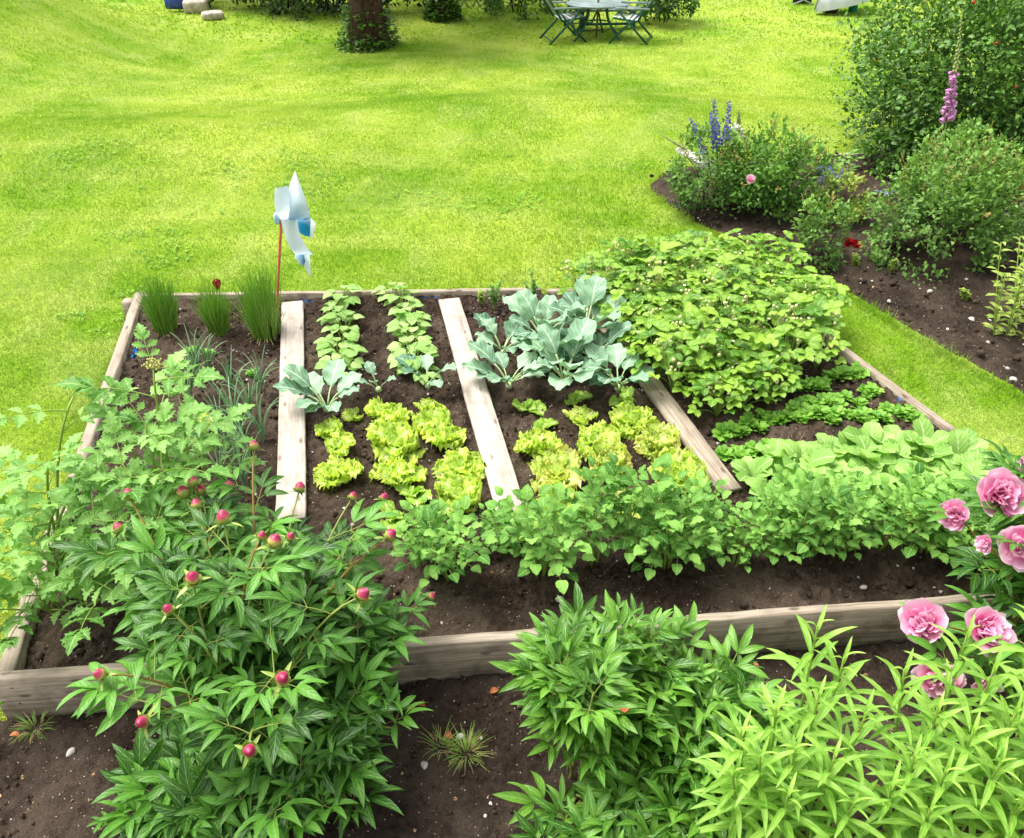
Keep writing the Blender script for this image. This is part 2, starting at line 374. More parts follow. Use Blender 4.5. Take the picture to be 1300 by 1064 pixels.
M['stem_r'] = plain_mat('reddish_stem', '8a6a3c', 'a0793f', .5, .35, 6, 0)
M['bud'] = grad_mat('peony_bud', [(.0, '8fa04a'), (.45, 'b4a45c'), (.58, 'b43a5c'), (.75, '8e1a44'), (.9, 'b8325f'), (1.0, 'd8688c')], .4, .45, 0, var=.16, noise=30)
M['calyx'] = plain_mat('bud_calyx', '7c9a3e', 'a3ad5c', .45, .4, 20, 0)
M['petal'] = grad_mat('peony_petal', [(0.0, 'ea5aa4'), (.35, 'f590c4'), (.75, 'fabedd'), (1.0, 'fee6f2')], .6, .15, .42, var=.2, noise=12)
M['petal_hot'] = grad_mat('peony_petal_deep', [(0.0, 'ee62ac'), (.35, 'f89acb'), (1.0, 'fdd8ea')], .6, .15, .42, var=.2, noise=12)
M['lovage'] = leaf_mat('lovage_leaf', '4c8428', '9ccc6c', 'b4d68c', .5, .3, .35, 4, .06, objvar=.2)
M['lettuce'] = leaf_mat('lettuce_leaf', '9ccc30', 'e4f47c', 'e8f2b4', .45, .35, .5, 4, .12, base='c6de7c', objvar=.2, side=.2)
M['lettuce_r'] = leaf_mat('lettuce_leaf_tinged', '9ac834', 'e2ee80', 'e8f2b4', .45, .35, .5, 4, .12, base='c2da70', tip='dcb884', tipamt=.5, objvar=.2, side=.2)
M['romaine'] = leaf_mat('romaine_leaf', '78a82a', 'a6cc48', 'd4e49a', .45, .35, .35, 5, .12, objvar=.15)
M['kohl'] = leaf_mat('kohlrabi_leaf', '48765a', 'a0c6a0', 'cfe0c0', .5, .35, .2, 6, .07, objvar=.25, warm=(1, 1.15, .7))
M['kohl_st'] = plain_mat('kohlrabi_stem', 'a9c48a', 'c5d8a4', .45, .4, 10, 0)
M['bean'] = leaf_mat('bean_leaf', '72a43c', 'b6d884', 'c3dc98', .5, .3, .35, 5, .06, objvar=.25)
M['straw'] = leaf_mat('strawberry_leaf', '3f7a14', '9cc440', 'bcd874', .42, .4, .35, 6, .06, objvar=.3)
M['seedl'] = leaf_mat('seedling_leaf', '4a8a1c', '92c648', 'a8cc6a', .45, .35, .35, 3, .08, objvar=.3)
M['radish'] = leaf_mat('radish_leaf', '6a9e38', 'acd470', 'cbe0a0', .5, .3, .35, 6, .07, objvar=.3)
M['potato'] = leaf_mat('potato_leaf', '366e1c', '94c85c', 'a4c884', .55, .18, .3, 5, .06, objvar=.3)
M['onion'] = leaf_mat('onion_leaf', '6c9a6a', 'a8c89c', 'a8c89c', .4, .45, .15, 1, .01, side=0)
M['chive'] = leaf_mat('chive_leaf', '7cb43a', 'b4da6a', 'b4da6a', .4, .4, .25, 1, .01, side=0, base='8fae52')
M['golden'] = leaf_mat('willow_leaf', '68a028', 'b2da64', 'c6e288', .45, .35, .4, 3, .06, objvar=.1)
M['rose'] = leaf_mat('rose_leaf', '2c541a', '80ac48', 'a4c08c', .5, .25, .28, 4, .05, objvar=.2)
M['rose_g'] = leaf_mat('rose_leaf_green', '2a5a1a', '7cac44', 'a0c080', .5, .25, .28, 4, .05, objvar=.2)
M['hedge'] = leaf_mat('shrub_leaf', '1c4012', '689838', '7ca450', .42, .38, .2, 4, .05, objvar=.15)
M['hedge_d'] = leaf_mat('hedge_leaf', '16280f', '4a6c28', '4f6c30', .5, .4, .15, 4, .05, objvar=.15)
M['herb'] = leaf_mat('herb_leaf', '7c9c34', 'b3c466', 'bccc7c', .5, .3, .35, 4, .05)
M['twig'] = plain_mat('rose_twig', '7c7438', 'b09058', .6, .3, 8, 0)
SKY_STR, SUN_STR = .15, 4.4
# ------------------------------------------------------------------ light
SUN_EL, SUN_AZ = math.radians(63), math.radians(-62)      # azimuth from +Y towards +X: behind the garden, to the left
w = bpy.data.worlds.new('World'); SC.world = w; w.use_nodes = True
wt = w.node_tree; bg = wt.nodes['Background']
sky = wt.nodes.new('ShaderNodeTexSky'); sky.sky_type = 'NISHITA'; sky.sun_disc = False
sky.sun_elevation = SUN_EL; sky.sun_rotation = SUN_AZ; sky.air_density = 1.6; sky.dust_density = 5.0; sky.ozone_density = 1.0
hs = wt.nodes.new('ShaderNodeHueSaturation'); hs.inputs['Saturation'].default_value = .12; hs.inputs['Value'].default_value = 1.8
wt.links.new(sky.outputs[0], hs.inputs['Color']); wt.links.new(hs.outputs[0], bg.inputs[0]); bg.inputs[1].default_value = SKY_STR
sd = bpy.data.lights.new('sun', 'SUN'); so = bpy.data.objects.new('sun', sd); COL.objects.link(so)
sd.energy = SUN_STR; sd.angle = math.radians(34); sd.color = (1, .95, .87)
sdir = Vector((math.sin(SUN_AZ)*math.cos(SUN_EL), math.cos(SUN_AZ)*math.cos(SUN_EL), math.sin(SUN_EL)))
so.rotation_euler = sdir.to_track_quat('Z', 'Y').to_euler(); so.location = (-6, 10, 12)
SC.view_settings.view_transform = 'Standard'; SC.view_settings.look = 'None'; SC.view_settings.exposure = 0
SC.cycles.max_bounces = 6; SC.cycles.diffuse_bounces = 3; SC.cycles.glossy_bounces = 2; SC.cycles.transmission_bounces = 3; SC.cycles.transparent_max_bounces = 4
SC.cycles.use_denoising = True

# ------------------------------------------------------------------ bed layout (world metres)
def x2(a, b, c, d):
    a, b, c, d = (np.asarray(p[:2], float) for p in (a, b, c, d)); r, s = b-a, d-c
    t = ((c-a)[0]*s[1]-(c-a)[1]*s[0])/(r[0]*s[1]-r[1]*s[0]); return a+t*r
ZT = .19
fl1, fl2 = G(4, 857, ZT), G(1185, 761, ZT)
rl1, rl2 = G(1080, 446, .165), G(1253, 575, .165)
bl1, bl2 = G(178, 374, .155), G(690, 366, .155)
BL = bl1[:2]; FL = fl1[:2]; FR = x2(fl1, fl2, rl1, rl2); BR = x2(bl1, bl2, rl1, rl2)
BED = [tuple(BL), tuple(FL), tuple(FR), tuple(BR)]
# potato ridge
r1, r2 = G(540, 738, .12)[:2], G(1260, 694, .12)[:2]
def soil_z(x, y):
    x = np.asarray(x, float); y = np.asarray(y, float)
    e = (r2-r1)/np.linalg.norm(r2-r1); dd = (x-r1[0])*(-e[1])+(y-r1[1])*e[0]; al = (x-r1[0])*e[0]+(y-r1[1])*e[1]
    z = .092+.05*np.exp(-(dd/.2)**2)*sstep(-.3, .1, al)
    return z+.03*fbm(x, y, 1.6, 3, 5)
BORDER = [tuple(G(px, py)[:2]) for px, py in ((826, 231), (845, 252), (880, 282), (935, 312), (1000, 338), (1052, 362), (1105, 392), (1180, 437), (1250, 477), (1330, 525), (1420, 540), (1480, 330), (1420, 225), (1180, 190), (1060, 198), (900, 205), (850, 215))]
FRONT = [(-7, .4), (7, .4), (7, FR[1]+(7-FR[0])*(fl2[1]-fl1[1])/(fl2[0]-fl1[0])-.05), tuple(FR-[0, .05]), tuple(FL-[0, .05]), (-3.1, FL[1]-.12), (-3.6, FL[1]-.5), (-7, FL[1]-.75)]

# ------------------------------------------------------------------ setting: lawn, soil
def sheet(xs, ys, zf):
    X, Y = np.meshgrid(xs, ys); mb = MB(); mb.add(np.stack([X, Y, zf(X, Y)], -1), grid_faces(len(ys), len(xs)), np.stack([X, Y], -1)); return mb
xs = np.concatenate([np.linspace(-70, -16, 12)[:-1], np.arange(-16, 16.01, .3), np.linspace(16, 70, 12)[1:]])
ys = np.concatenate([np.linspace(-10, 2, 8)[:-1], np.arange(2, 30, .3), np.linspace(30, 120, 16)])
tag(sheet(xs, ys, lambda x, y: terrain(x, y)-.3*(inpoly(x, y, FRONT) | inpoly(x, y, BED) | ((dpoly(x, y, BED) < .34) & (y < FL[1]+.15+(x-FL[0])*(FR[1]-FL[1])/(FR[0]-FL[0]))))).obj('lawn', M['lawn']), kind='structure')
FZ = -.10
def soil_sheet(name, poly, step, zf, amp, mat, edge=0.0):
    P = np.array(poly); xs = np.arange(max(P[:, 0].min(), -4.2), min(P[:, 0].max(), 8)+step, step); ys = np.arange(P[:, 1].min(), P[:, 1].max()+step, step)
    X, Y = np.meshgrid(xs, ys); Z = zf(X, Y)+amp*(fbm(X, Y, 5, 3, 21)*1.0+fbm(X, Y, 22, 3, 31)*.9+np.abs(fbm(X, Y, 48, 2, 41))*.9)
    ok = inpoly(X, Y, poly)
    if edge:
        d = np.where(ok, dpoly(X, Y, poly), 0); Z = np.where(ok, -.02+np.minimum(d*.6, 1)*edge*4*.25+Z*np.clip(d*5, 0, 1), -.05)
    F = grid_faces(len(ys), len(xs)); okf = ok.ravel()[F].any(1); mb = MB(); mb.add(np.stack([X, Y, Z], -1), F[okf], np.stack([X, Y], -1))
    o = mb.obj(name, mat); return tag(o, kind='structure')
BEDIN = [tuple(BL+[.03, -.01]), tuple(FL+[.03, .01]), tuple(FR+[-.03, .01]), tuple(BR+[-.03, -.01])]
soil_sheet('bed_soil', BEDIN, .014, soil_z, .068, M['soil'])
soil_sheet('front_border_soil', FRONT, .022, lambda x, y: FZ+.03*fbm(x, y, 1.2, 2, 8)+0*x, .06, M['soil_dark'])
soil_sheet('side_border_soil', BORDER, .028, lambda x, y: .06+.05*fbm(x, y, 1.0, 2, 9)+0*x, .06, M['soil_dark'], edge=.05)
# clods and pebbles lying on the soil
def scatter_in(poly, n, rg=R):
    P = np.array(poly); out = np.zeros((0, 2))
    while len(out) < n:
        q = np.stack([rg.uniform(P[:, 0].min(), P[:, 0].max(), n*3), rg.uniform(P[:, 1].min(), P[:, 1].max(), n*3)], 1)
        q = q[np.hypot(q[:, 0]/1.25, 0*q[:, 0]) < 5]; out = np.concatenate([out, q[inpoly(q[:, 0], q[:, 1], poly)]])
    return out[:n]
def rock(seed, n=7, m=5, amp=.28):
    rg = np.random.default_rng(seed); d = ball((0, 0, 0), 1, n, m); v = d['v']; k = rg.normal(0, 1.6, (5, 3)); ph = rg.random(5)*6
    f = 1+amp*sum(np.sin(v@k[i]+ph[i]) for i in range(5))/2.2; d['v'] = v*f[:, None]*np.array([1, .8, .62]); return d
ROCKS = [rock(s) for s in range(5)]
def lay(mb, pts, zf, smin, smax, tm, r=None):
    n = len(pts); k = R.integers(0, len(tm), n); s = smin+(smax-smin)*R.random(n)**2.5
    for i, t in enumerate(tm):
        q = k == i; p = pts[q]; z = zf(p[:, 0], p[:, 1])+s[q]*.15
        mb.inst(t, mats4(np.stack([p[:, 0], p[:, 1], z], 1), np.stack([R.normal(0, 1, q.sum()), R.normal(0, 1, q.sum()), R.normal(0, .25, q.sum())], 1), (0, 0, 1), s[q]))
FRONTV = [(-2.6, 1.5), (2.6, 1.5), (3.2, 2.9), tuple(FL+[0, -.08])]
gz = lambda x, y: FZ+.03*fbm(x, y, 1.2, 2, 8); bz = lambda x, y: .065+.05*fbm(x, y, 1.0, 2, 9)
mb = MB(); lay(mb, scatter_in(BEDIN, 7000), lambda x, y: soil_z(x, y)+.004, .004, .024, ROCKS); lay(mb, scatter_in(FRONTV, 5200), gz, .003, .013, ROCKS); lay(mb, scatter_in(BORDER, 1300), bz, .006, .028, ROCKS)
tag(mb.obj('soil_clods', M['clod']), 'small dark crumbs of earth lying over the bare soil', 'soil', kind='stuff')
mb = MB(); lay(mb, scatter_in(BEDIN, 800), lambda x, y: soil_z(x, y)+.008, .003, .013, ROCKS); lay(mb, scatter_in(FRONTV, 220), gz, .003, .010, ROCKS); lay(mb, scatter_in(BORDER, 240), bz, .005, .022, ROCKS)
tag(mb.obj('pebbles', M['pebble']), 'small pale pebbles scattered over the dark soil', 'gravel', kind='stuff')
lt = MB(); tq_ = [leaf(.02, .006, 3, 2, P_OV, .4, -.6, .4), tube([(0, 0, 0), (.004, .02, .004), (0, .045, 0)], .0011, 3, False), leaf(.012, .007, 2, 2, P_OV, .2, -.9, .3)]
for poly, n, zf in ((FRONTV, 420, gz), (BORDER, 260, bz), (BEDIN, 420, lambda x, y: soil_z(x, y)+.008)):
    q = scatter_in(poly, n); kk = R.integers(0, 3, n)
    for i in range(3):
        s_ = q[kk == i]; lt.inst(tq_[i], mats4(np.c_[s_, zf(s_[:, 0], s_[:, 1])+.006], np.c_[R.normal(0, 1, (len(s_), 2)), R.normal(0, .25, len(s_))], np.c_[R.normal(0, .3, (len(s_), 2)), np.ones(len(s_))], R.uniform(.6, 1.6, len(s_))))
tag(lt.obj('leaf_litter', plain_mat('leaf_litter', '5e3e28', 'b59a70', .85, .1, 3, 0, rnd=.8)), 'scraps of dry leaf and straw lying on the soil', 'litter', kind='stuff')
# flagstone path beyond the side border
def slab(name, label, pts, h, mat, z0=-.02, cat='paving slab'):
    c = np.mean(pts, 0); n = len(pts)*4; P = []
    for i in range(len(pts)):
        a, b = np.array(pts[i]), np.array(pts[(i+1) % len(pts)])
        for k in range(4): P.append(a+(b-a)*k/4+R.normal(0, .012, 2)-c)
    P = np.array(P); mb = MB()
    rings = [(1.0, z0), (1.0, h-.015), (.985, h), (.6, h+.006), (.02, h+.004)]
    V = np.concatenate([np.c_[P*s, np.full(n, z)] for s, z in rings]); F = [[r*n+i, r*n+(i+1) % n, (r+1)*n+(i+1) % n, (r+1)*n+i] for r in range(len(rings)-1) for i in range(n)]
    mb.add(V, F, V[:, :2]); o = mb.obj(name, mat); o.location = (c[0], c[1], float(terrain(*c))); return tag(o, label, cat)
gp = lambda L: [tuple(GT(*q)[:2]) for q in L]
slab('paving_slab', 'flat brownish stone slab in the grass before the large green shrub', gp([(1052, 201), (1075, 197), (1118, 199), (1110, 213), (1070, 216)]), .02, M['stone'])
slab('paving_slab', 'worn stone slab beside the rose bush at the edge of the side border', gp([(1262, 262), (1330, 245), (1340, 300), (1275, 297)]), .05, M['stone'])

# ------------------------------------------------------------------ grass
def grass():
    def ok(x, y):
        m = ~inpoly(x, y, BED) & ~(inpoly(x, y, BORDER) & (dpoly(x, y, BORDER) > .04)) & ~inpoly(x, y, FRONT) & ~((dpoly(x, y, BED) < .16) & (y < FL[1]+.1+(x-FL[0])*(FR[1]-FL[1])/(FR[0]-FL[0])))
        return m
    mb = MB()
    for (ya, yb, dens, h, wd) in ((2.2, 5.0, 6500, .036, .0032), (5.0, 7.6, 4800, .036, .0042), (7.6, 10.0, 2600, .036, .0058), (10.0, 14.0, 2300, .032, .0062), (14.0, 20.0, 900, .036, .0095), (20.0, 30.0, 110, .06, .026)):
        xa = yb*.74+1.2; n = int(dens*(yb-ya)*2*xa); x = R.uniform(-xa, xa, n); y = R.uniform(ya, yb, n)
        k = (np.abs(x) < y*.74+1.0); k &= ok(x, y); x, y = x[k], y[k]; n = len(x)
        dn = .55+.9*np.clip(fbm(x, y, 1.3, 3, 77)+.5, 0, 1); hh = h*.85*dn*R.uniform(.6, 1.3, n)
        a = R.random(n)*2*PI; ln = R.uniform(.1, 1.0, n); c, s = np.cos(a), np.sin(a); b = R.random(n)*2*PI; wv = wd*R.uniform(.7, 1.3, n)
        z = terrain(x, y)-.004; p = np.stack([x, y, z], 1); dx = np.stack([np.cos(b)*wv, np.sin(b)*wv, 0*wv], 1)
        tip = p+np.stack([c*ln*hh, s*ln*hh, hh*np.sqrt(np.clip(1.15-ln**2*.8, .1, 2))], 1)
        V = np.stack([p-dx, p+dx, tip], 1).reshape(-1, 3); F = np.arange(n*3).reshape(-1, 3); uv = np.tile(np.array([[0, 0], [1, 0], [.5, 1]]), (n, 1))
        patch = np.clip(.5+1.3*fbm(x, y, .9, 3, 88)+R.normal(0, .22, n), 0, 1)
        mb.add(V, F, uv, np.repeat(patch, 3))
    for poly, no, dens in ((BED, 4, 700), (BORDER, 17, 420)):
        for i in range(len(poly)):
            if poly is BED and i == 1: continue
            a, b = np.array(poly[i]), np.array(poly[(i+1) % len(poly)]); L = np.linalg.norm(b-a); n = int(L*dens); u = R.random(n); nn = np.array([b[1]-a[1], a[0]-b[0]])/L
            c = np.mean(poly, 0); nn = nn if (nn@((a+b)/2-c)) > 0 else -nn
            q = a+(b-a)*u[:, None]+nn*(np.abs(R.normal(0, .045, n))+(.045 if poly is BED else R.normal(0, .03, n)))[:, None]; x, y = q[:, 0], q[:, 1]
            cl = vnoise(x*6, y*6, 5); hh = (.03+.075*cl)*R.uniform(.6, 1.3, n); al = R.random(n)*2*PI; ln = R.uniform(.2, .9, n); bb = R.random(n)*2*PI; p = np.stack([x, y, terrain(x, y)-.004], 1); dx = np.stack([np.cos(bb), np.sin(bb), 0*bb], 1)*.0042
            tip = p+np.stack([np.cos(al)*ln*hh, np.sin(al)*ln*hh, hh*np.sqrt(1.15-ln**2*.8)], 1); mb.add(np.stack([p-dx, p+dx, tip], 1).reshape(-1, 3), np.arange(n*3).reshape(-1, 3), np.tile(np.array([[0, 0], [1, 0], [.5, 1]]), (n, 1)), np.repeat(R.random(n)*.7, 3))
    return mb
tag(grass().obj('lawn_grass', M['blade'], smooth=False), 'short mown bright green grass of the lawn', 'grass', kind='stuff')
c3_ = MB()
for a in (0, 2.09, 4.19): c3_.inst(leaf(.02, .011, 3, 2, P_OBO, .25, .0, .15), np.array(Matrix.Rotation(a, 4, 'Z')))
cq = np.stack([R.uniform(-7, 7, 42000), R.uniform(2.4, 11, 42000)], 1); cm = (fbm(cq[:, 0], cq[:, 1], .9, 3, 123)+.5*fbm(cq[:, 0], cq[:, 1], 4, 2, 140) > .2) & ~inpoly(cq[:, 0], cq[:, 1], BED) & ~inpoly(cq[:, 0], cq[:, 1], FRONT) & ~inpoly(cq[:, 0], cq[:, 1], BORDER) & (np.abs(cq[:, 0]) < cq[:, 1]*.74+.6)
cq = cq[cm]; mb = MB(); mb.inst(c3_.data(), mats4(np.c_[cq, terrain(cq[:, 0], cq[:, 1])+R.uniform(.012, .034, len(cq))], np.c_[R.normal(0, 1, (len(cq), 2)), R.normal(0, .2, len(cq))], (0, 0, 1), R.uniform(.45, 1.0, len(cq))))
M['clover'] = leaf_mat('clover_leaf', '4f8c18', '98c038', 'a8cc60', .5, .3, .3, 3, .06)
tag(mb.obj('clover_patches', M['clover']), 'patches of small clover leaves growing in the lawn', 'clover', kind='stuff')
# ------------------------------------------------------------------ raised bed of boards, planks
bed = thing('raised_bed_frame', 'low weathered timber frame edging the vegetable bed on the lawn', 'bed frame', (BL[0], BL[1], 0))
def board(a, b, w, h, ztop, mat, parent=None, name='board', seed=1, jit=.003):
    a, b = np.asarray(a[:2]), np.asarray(b[:2]); L = np.linalg.norm(b-a); o = plank(L, w, h, max(8, int(L*9)), jit, seed).obj(name, mat, parent)
    c = (a+b)/2; o.location = (c[0], c[1], ztop-h/2); o.rotation_euler = (0, 0, math.atan2(b[1]-a[1], b[0]-a[0]))
    if parent is not None: o.location = (c[0]-parent.location[0], c[1]-parent.location[1], ztop-h/2)
    return o
wg = M['wood_grey']
lm = G(82, 628, ZT)[:2]; lm2 = G(78, 642, ZT)[:2]
board(BL+[-.01, .03], lm, .075, .19, .165, wg, bed, seed=2); board(lm2, FL+[0.0, -.0], .085, .21, ZT, wg, bed, seed=3)
kb = G(690, 366, .155)[:2]; e = (bl2-bl1)[:2]; e = e/np.linalg.norm(e)
board(bl1[:2]-e*.05, kb-e*.02, .045, .17, .155, wg, bed, seed=4); board(kb+e*.03, BR+e*.1, .045, .17, .14, wg, bed, seed=5)
mr = G(1215, 547, .165)[:2]; er = (rl2-rl1)[:2]; er = er/np.linalg.norm(er)
board(BR, mr-er*.01, .05, .18, .16, wg, bed, seed=6); board(mr+er*.02, FR+er*.03, .05, .18, .165, wg, bed, seed=7)
ef = (fl2-fl1)[:2]; ef = ef/np.linalg.norm(ef); fm = G(872, 787, ZT)[:2]
board(FL-ef*.07, fm-ef*.004, .06, .36, ZT, wg, bed, seed=8, jit=.004); board(fm+ef*.006+np.array([0, .012]), FR+ef*.15, .055, .35, ZT-.004, wg, bed, seed=9, jit=.004)
def stake(pos, h, w):
    mb = MB(); put(mb, box((0, 0, h/2), (w, w, h), bev=.006)); o = mb.obj('stake', wg, bed); o.location = (pos[0]-BL[0], pos[1]-BL[1], -.02); return o
stake(G(166, 392, .08), .18, .085); stake(G(72, 640, .14), .185, .075); stake(np.append(FR, 0), .23, .06)
PL = [('leftmost wide wooden plank laid across the bed, running from the budded peony to the pinwheel', (371, 384), (369, 662), .175),
      ('middle wide wooden plank laid between the curly lettuces, with a dark knot', (570, 381), (652, 660), .178),
      ('grey brown plank laid along the edge of the strawberry patch', (752, 388), (928, 622), .15)]
for k, (lb, a, b, wd) in enumerate(PL):
    o = board(G(*a, .14)[:2], G(*b, .14)[:2], wd, .035, .155 if k < 2 else .149, M['wood'] if k < 2 else M['wood_grey'], None, 'wooden_plank', 11+k, .0025); tag(o, lb, 'plank')
    o.rotation_euler[1] = .004*(k-1)
M['screw'] = plain_mat('rusty_screw', '2e2622', '5a4436', .6, .4, 60, .2)
def screws(par, base, p, d, nrm_, offs):
    for o_ in offs:
        q = np.array([p[0], p[1], 0])+np.array([d[0], d[1], 0])*o_[0]; mb = MB(); put(mb, ball((0, 0, 0), .0075, 8, 5, (1, 1, .45))); o = mb.obj('screw', M['screw'], par); n3 = np.array([nrm_[0], nrm_[1], 0]); o.rotation_euler = Vector(n3).to_track_quat('Z', 'Y').to_euler(); o.location = q+n3*.031+[0, 0, o_[1]]-np.array([base[0], base[1], 0])
nf = np.array([ef[1], -ef[0]])
screws(bed, BL, fm, ef, nf, [(-.05, .13), (-.05, .0), (.06, .13), (.06, .0)]); screws(bed, BL, FL, ef, nf, [(.03, .13), (.03, .01)])
# bits of blue liner sticking up along the boards
M['blue'] = plain_mat('blue_plastic', '0f4f9c', '3a86c8', .4, .5, 25, .4)
def liner(px, py, ln, ang, lb, s):
    rg = np.random.default_rng(s); n = 10; u = np.linspace(0, 1, n); V = np.zeros((n, 4, 3))
    for j in range(4): V[:, j, 0] = (u-.5)*ln; V[:, j, 1] = .012*np.sin(u*9+j)+j*.012*rg.random(n); V[:, j, 2] = -.02+j*.017*(.5+rg.random(n)*.8)
    mb = MB(); mb.add(V, grid_faces(n, 4), None); o = mb.obj('plastic_liner', M['blue']); p = G(px, py, .105); o.location = (p[0], p[1], float(soil_z(p[0], p[1]))); o.rotation_euler = (0, 0, ang); tag(o, lb, 'plastic scrap')
al = math.atan2(*(FL-BL)[::-1])
liner(168, 448, .14, al, 'crumpled blue plastic showing along the left board beside the herb', 1)
liner(543, 380, .17, .0, 'blue plastic strip at the back board just left of the middle plank', 2)
liner(389, 384, .10, .0, 'small blue plastic scrap beside the top of the leftmost plank', 3)
liner(1143, 510, .12, math.atan2(er[1], er[0]), 'blue plastic shred along the right hand board', 4)
liner(186, 386, .06, al, 'tiny blue plastic scrap in the back corner by the chives', 5)

# ------------------------------------------------------------------ plants of the bed
def P(px, py): q = G(px, py, .105); q[2] = float(soil_z(q[0], q[1]))-.004; return q
rz = lambda: float(R.random()*2*PI)
tl = lambda a=.08: tuple(R.normal(0, a, 2))
def lettuce_leaf(L, W, a0, a1, s, frill=1.0):
    rg = np.random.default_rng(s); nv, nu = 12, 18; v = np.linspace(0, 1, nv+1); a = a0+(a1-a0)*v**1.4; ds = L/nv
    y = np.concatenate([[0], np.cumsum(np.cos(a[:-1])*ds)]); z = np.concatenate([[0], np.cumsum(np.sin(a[:-1])*ds)])
    prof = np.clip(.28+.95*np.sin(PI*(.02+.75*v**1.15)), .2, 1.3)*np.where(v > .95, .8, 1); w = W*prof; u = np.linspace(-1, 1, nu+1); U, V_ = np.meshgrid(u, v)
    edge = np.clip(np.maximum(np.abs(U)**2.2, (V_-.6)*2.5), 0, 1); ph = rg.random(4)*6
    ruff = edge*(np.sin(V_*30+np.sign(U)*2+ph[0])*np.abs(U)+.9*np.sin(U*15+ph[1])*np.clip(V_*1.6-.5, 0, 1)+.5*np.sin(U*27-V_*23+ph[2]))
    rx = edge*(np.sin(V_*37+ph[3])+.6*np.sin(U*21+ph[0]))
    X = U*w[:, None]*(1-.14*edge)+.045*L*frill*rx*np.sign(U); Y = np.repeat(y[:, None], nu+1, 1)-.28*L*(U**2)*np.clip(V_-.45, 0, 1)+.05*frill*np.roll(ruff, 1, 1)*L
    Z = z[:, None]+.22*np.abs(U)*w[:, None]+.085*frill*L*ruff+.03*L*np.sin(U*8+V_*13+ph[0])
    mb = MB(); mb.add(np.stack([X, Y, Z], -1), grid_faces(nv+1, nu+1), np.stack([U*.5+.5, V_], -1), np.clip(.3+.3*rg.random()+.4*edge.ravel(), 0, 1)); return mb
def make_lettuce(seed, mat, n_out=11, n_in=12, R0=.145, romaine=False):
    def f():
        t = thing('lettuce', '', 'lettuce'); rg = np.random.default_rng(seed)
        for k in range(n_out):
            L = R0*rg.uniform(.7, 1.35); mb = lettuce_leaf(L, L*(.34 if romaine else .54), rg.uniform(.3, 1.15), rg.uniform(-.7, .2), seed*50+k, .4 if romaine else 1.35); o = mb.obj('outer_leaf', mat, t)
            a = k*2.4+rg.normal(0, .45); o.rotation_euler = (rg.normal(0, .12), rg.normal(0, .15), a); o.scale = (1, rg.uniform(.75, 1.25), rg.uniform(.9, 1.3)); o.location = (-math.sin(a)*-.012, math.cos(a)*.012, .012)
        hb = MB()
        for k in range(n_in):
            L = R0*rg.uniform(.45, .8); d = lettuce_leaf(L, L*(.33 if romaine else .62), rg.uniform(.75, 1.5), rg.uniform(-.9, .9), seed*90+k, .4 if romaine else 1.4).data(); a = k*2.4+1; rr = (.01 if romaine else .04)*math.sqrt(k/n_in)-.015
            hb.inst(d, np.array(Matrix.Translation((-math.sin(a)*rr, math.cos(a)*rr, .045*(1-k/n_in)))@Matrix.Rotation(a+rg.normal(0, .4), 4, 'Z')@Matrix.Rotation(rg.normal(0, .25), 4, 'Y')), [rg.uniform(.3, 1)], True)
        hb.obj('heart', mat, t); return t
    return f
LET = Protos([make_lettuce(s, M['lettuce']) for s in (1, 2, 3)]+[make_lettuce(s, M['lettuce_r']) for s in (4, 5)]+[make_lettuce(6, M['romaine'], 6, 3, .16, True), make_lettuce(7, M['lettuce'], 5, 3, .12)])
g1, g2 = 'curly lettuces between the left and middle planks', 'curly lettuces between the middle and strawberry planks'
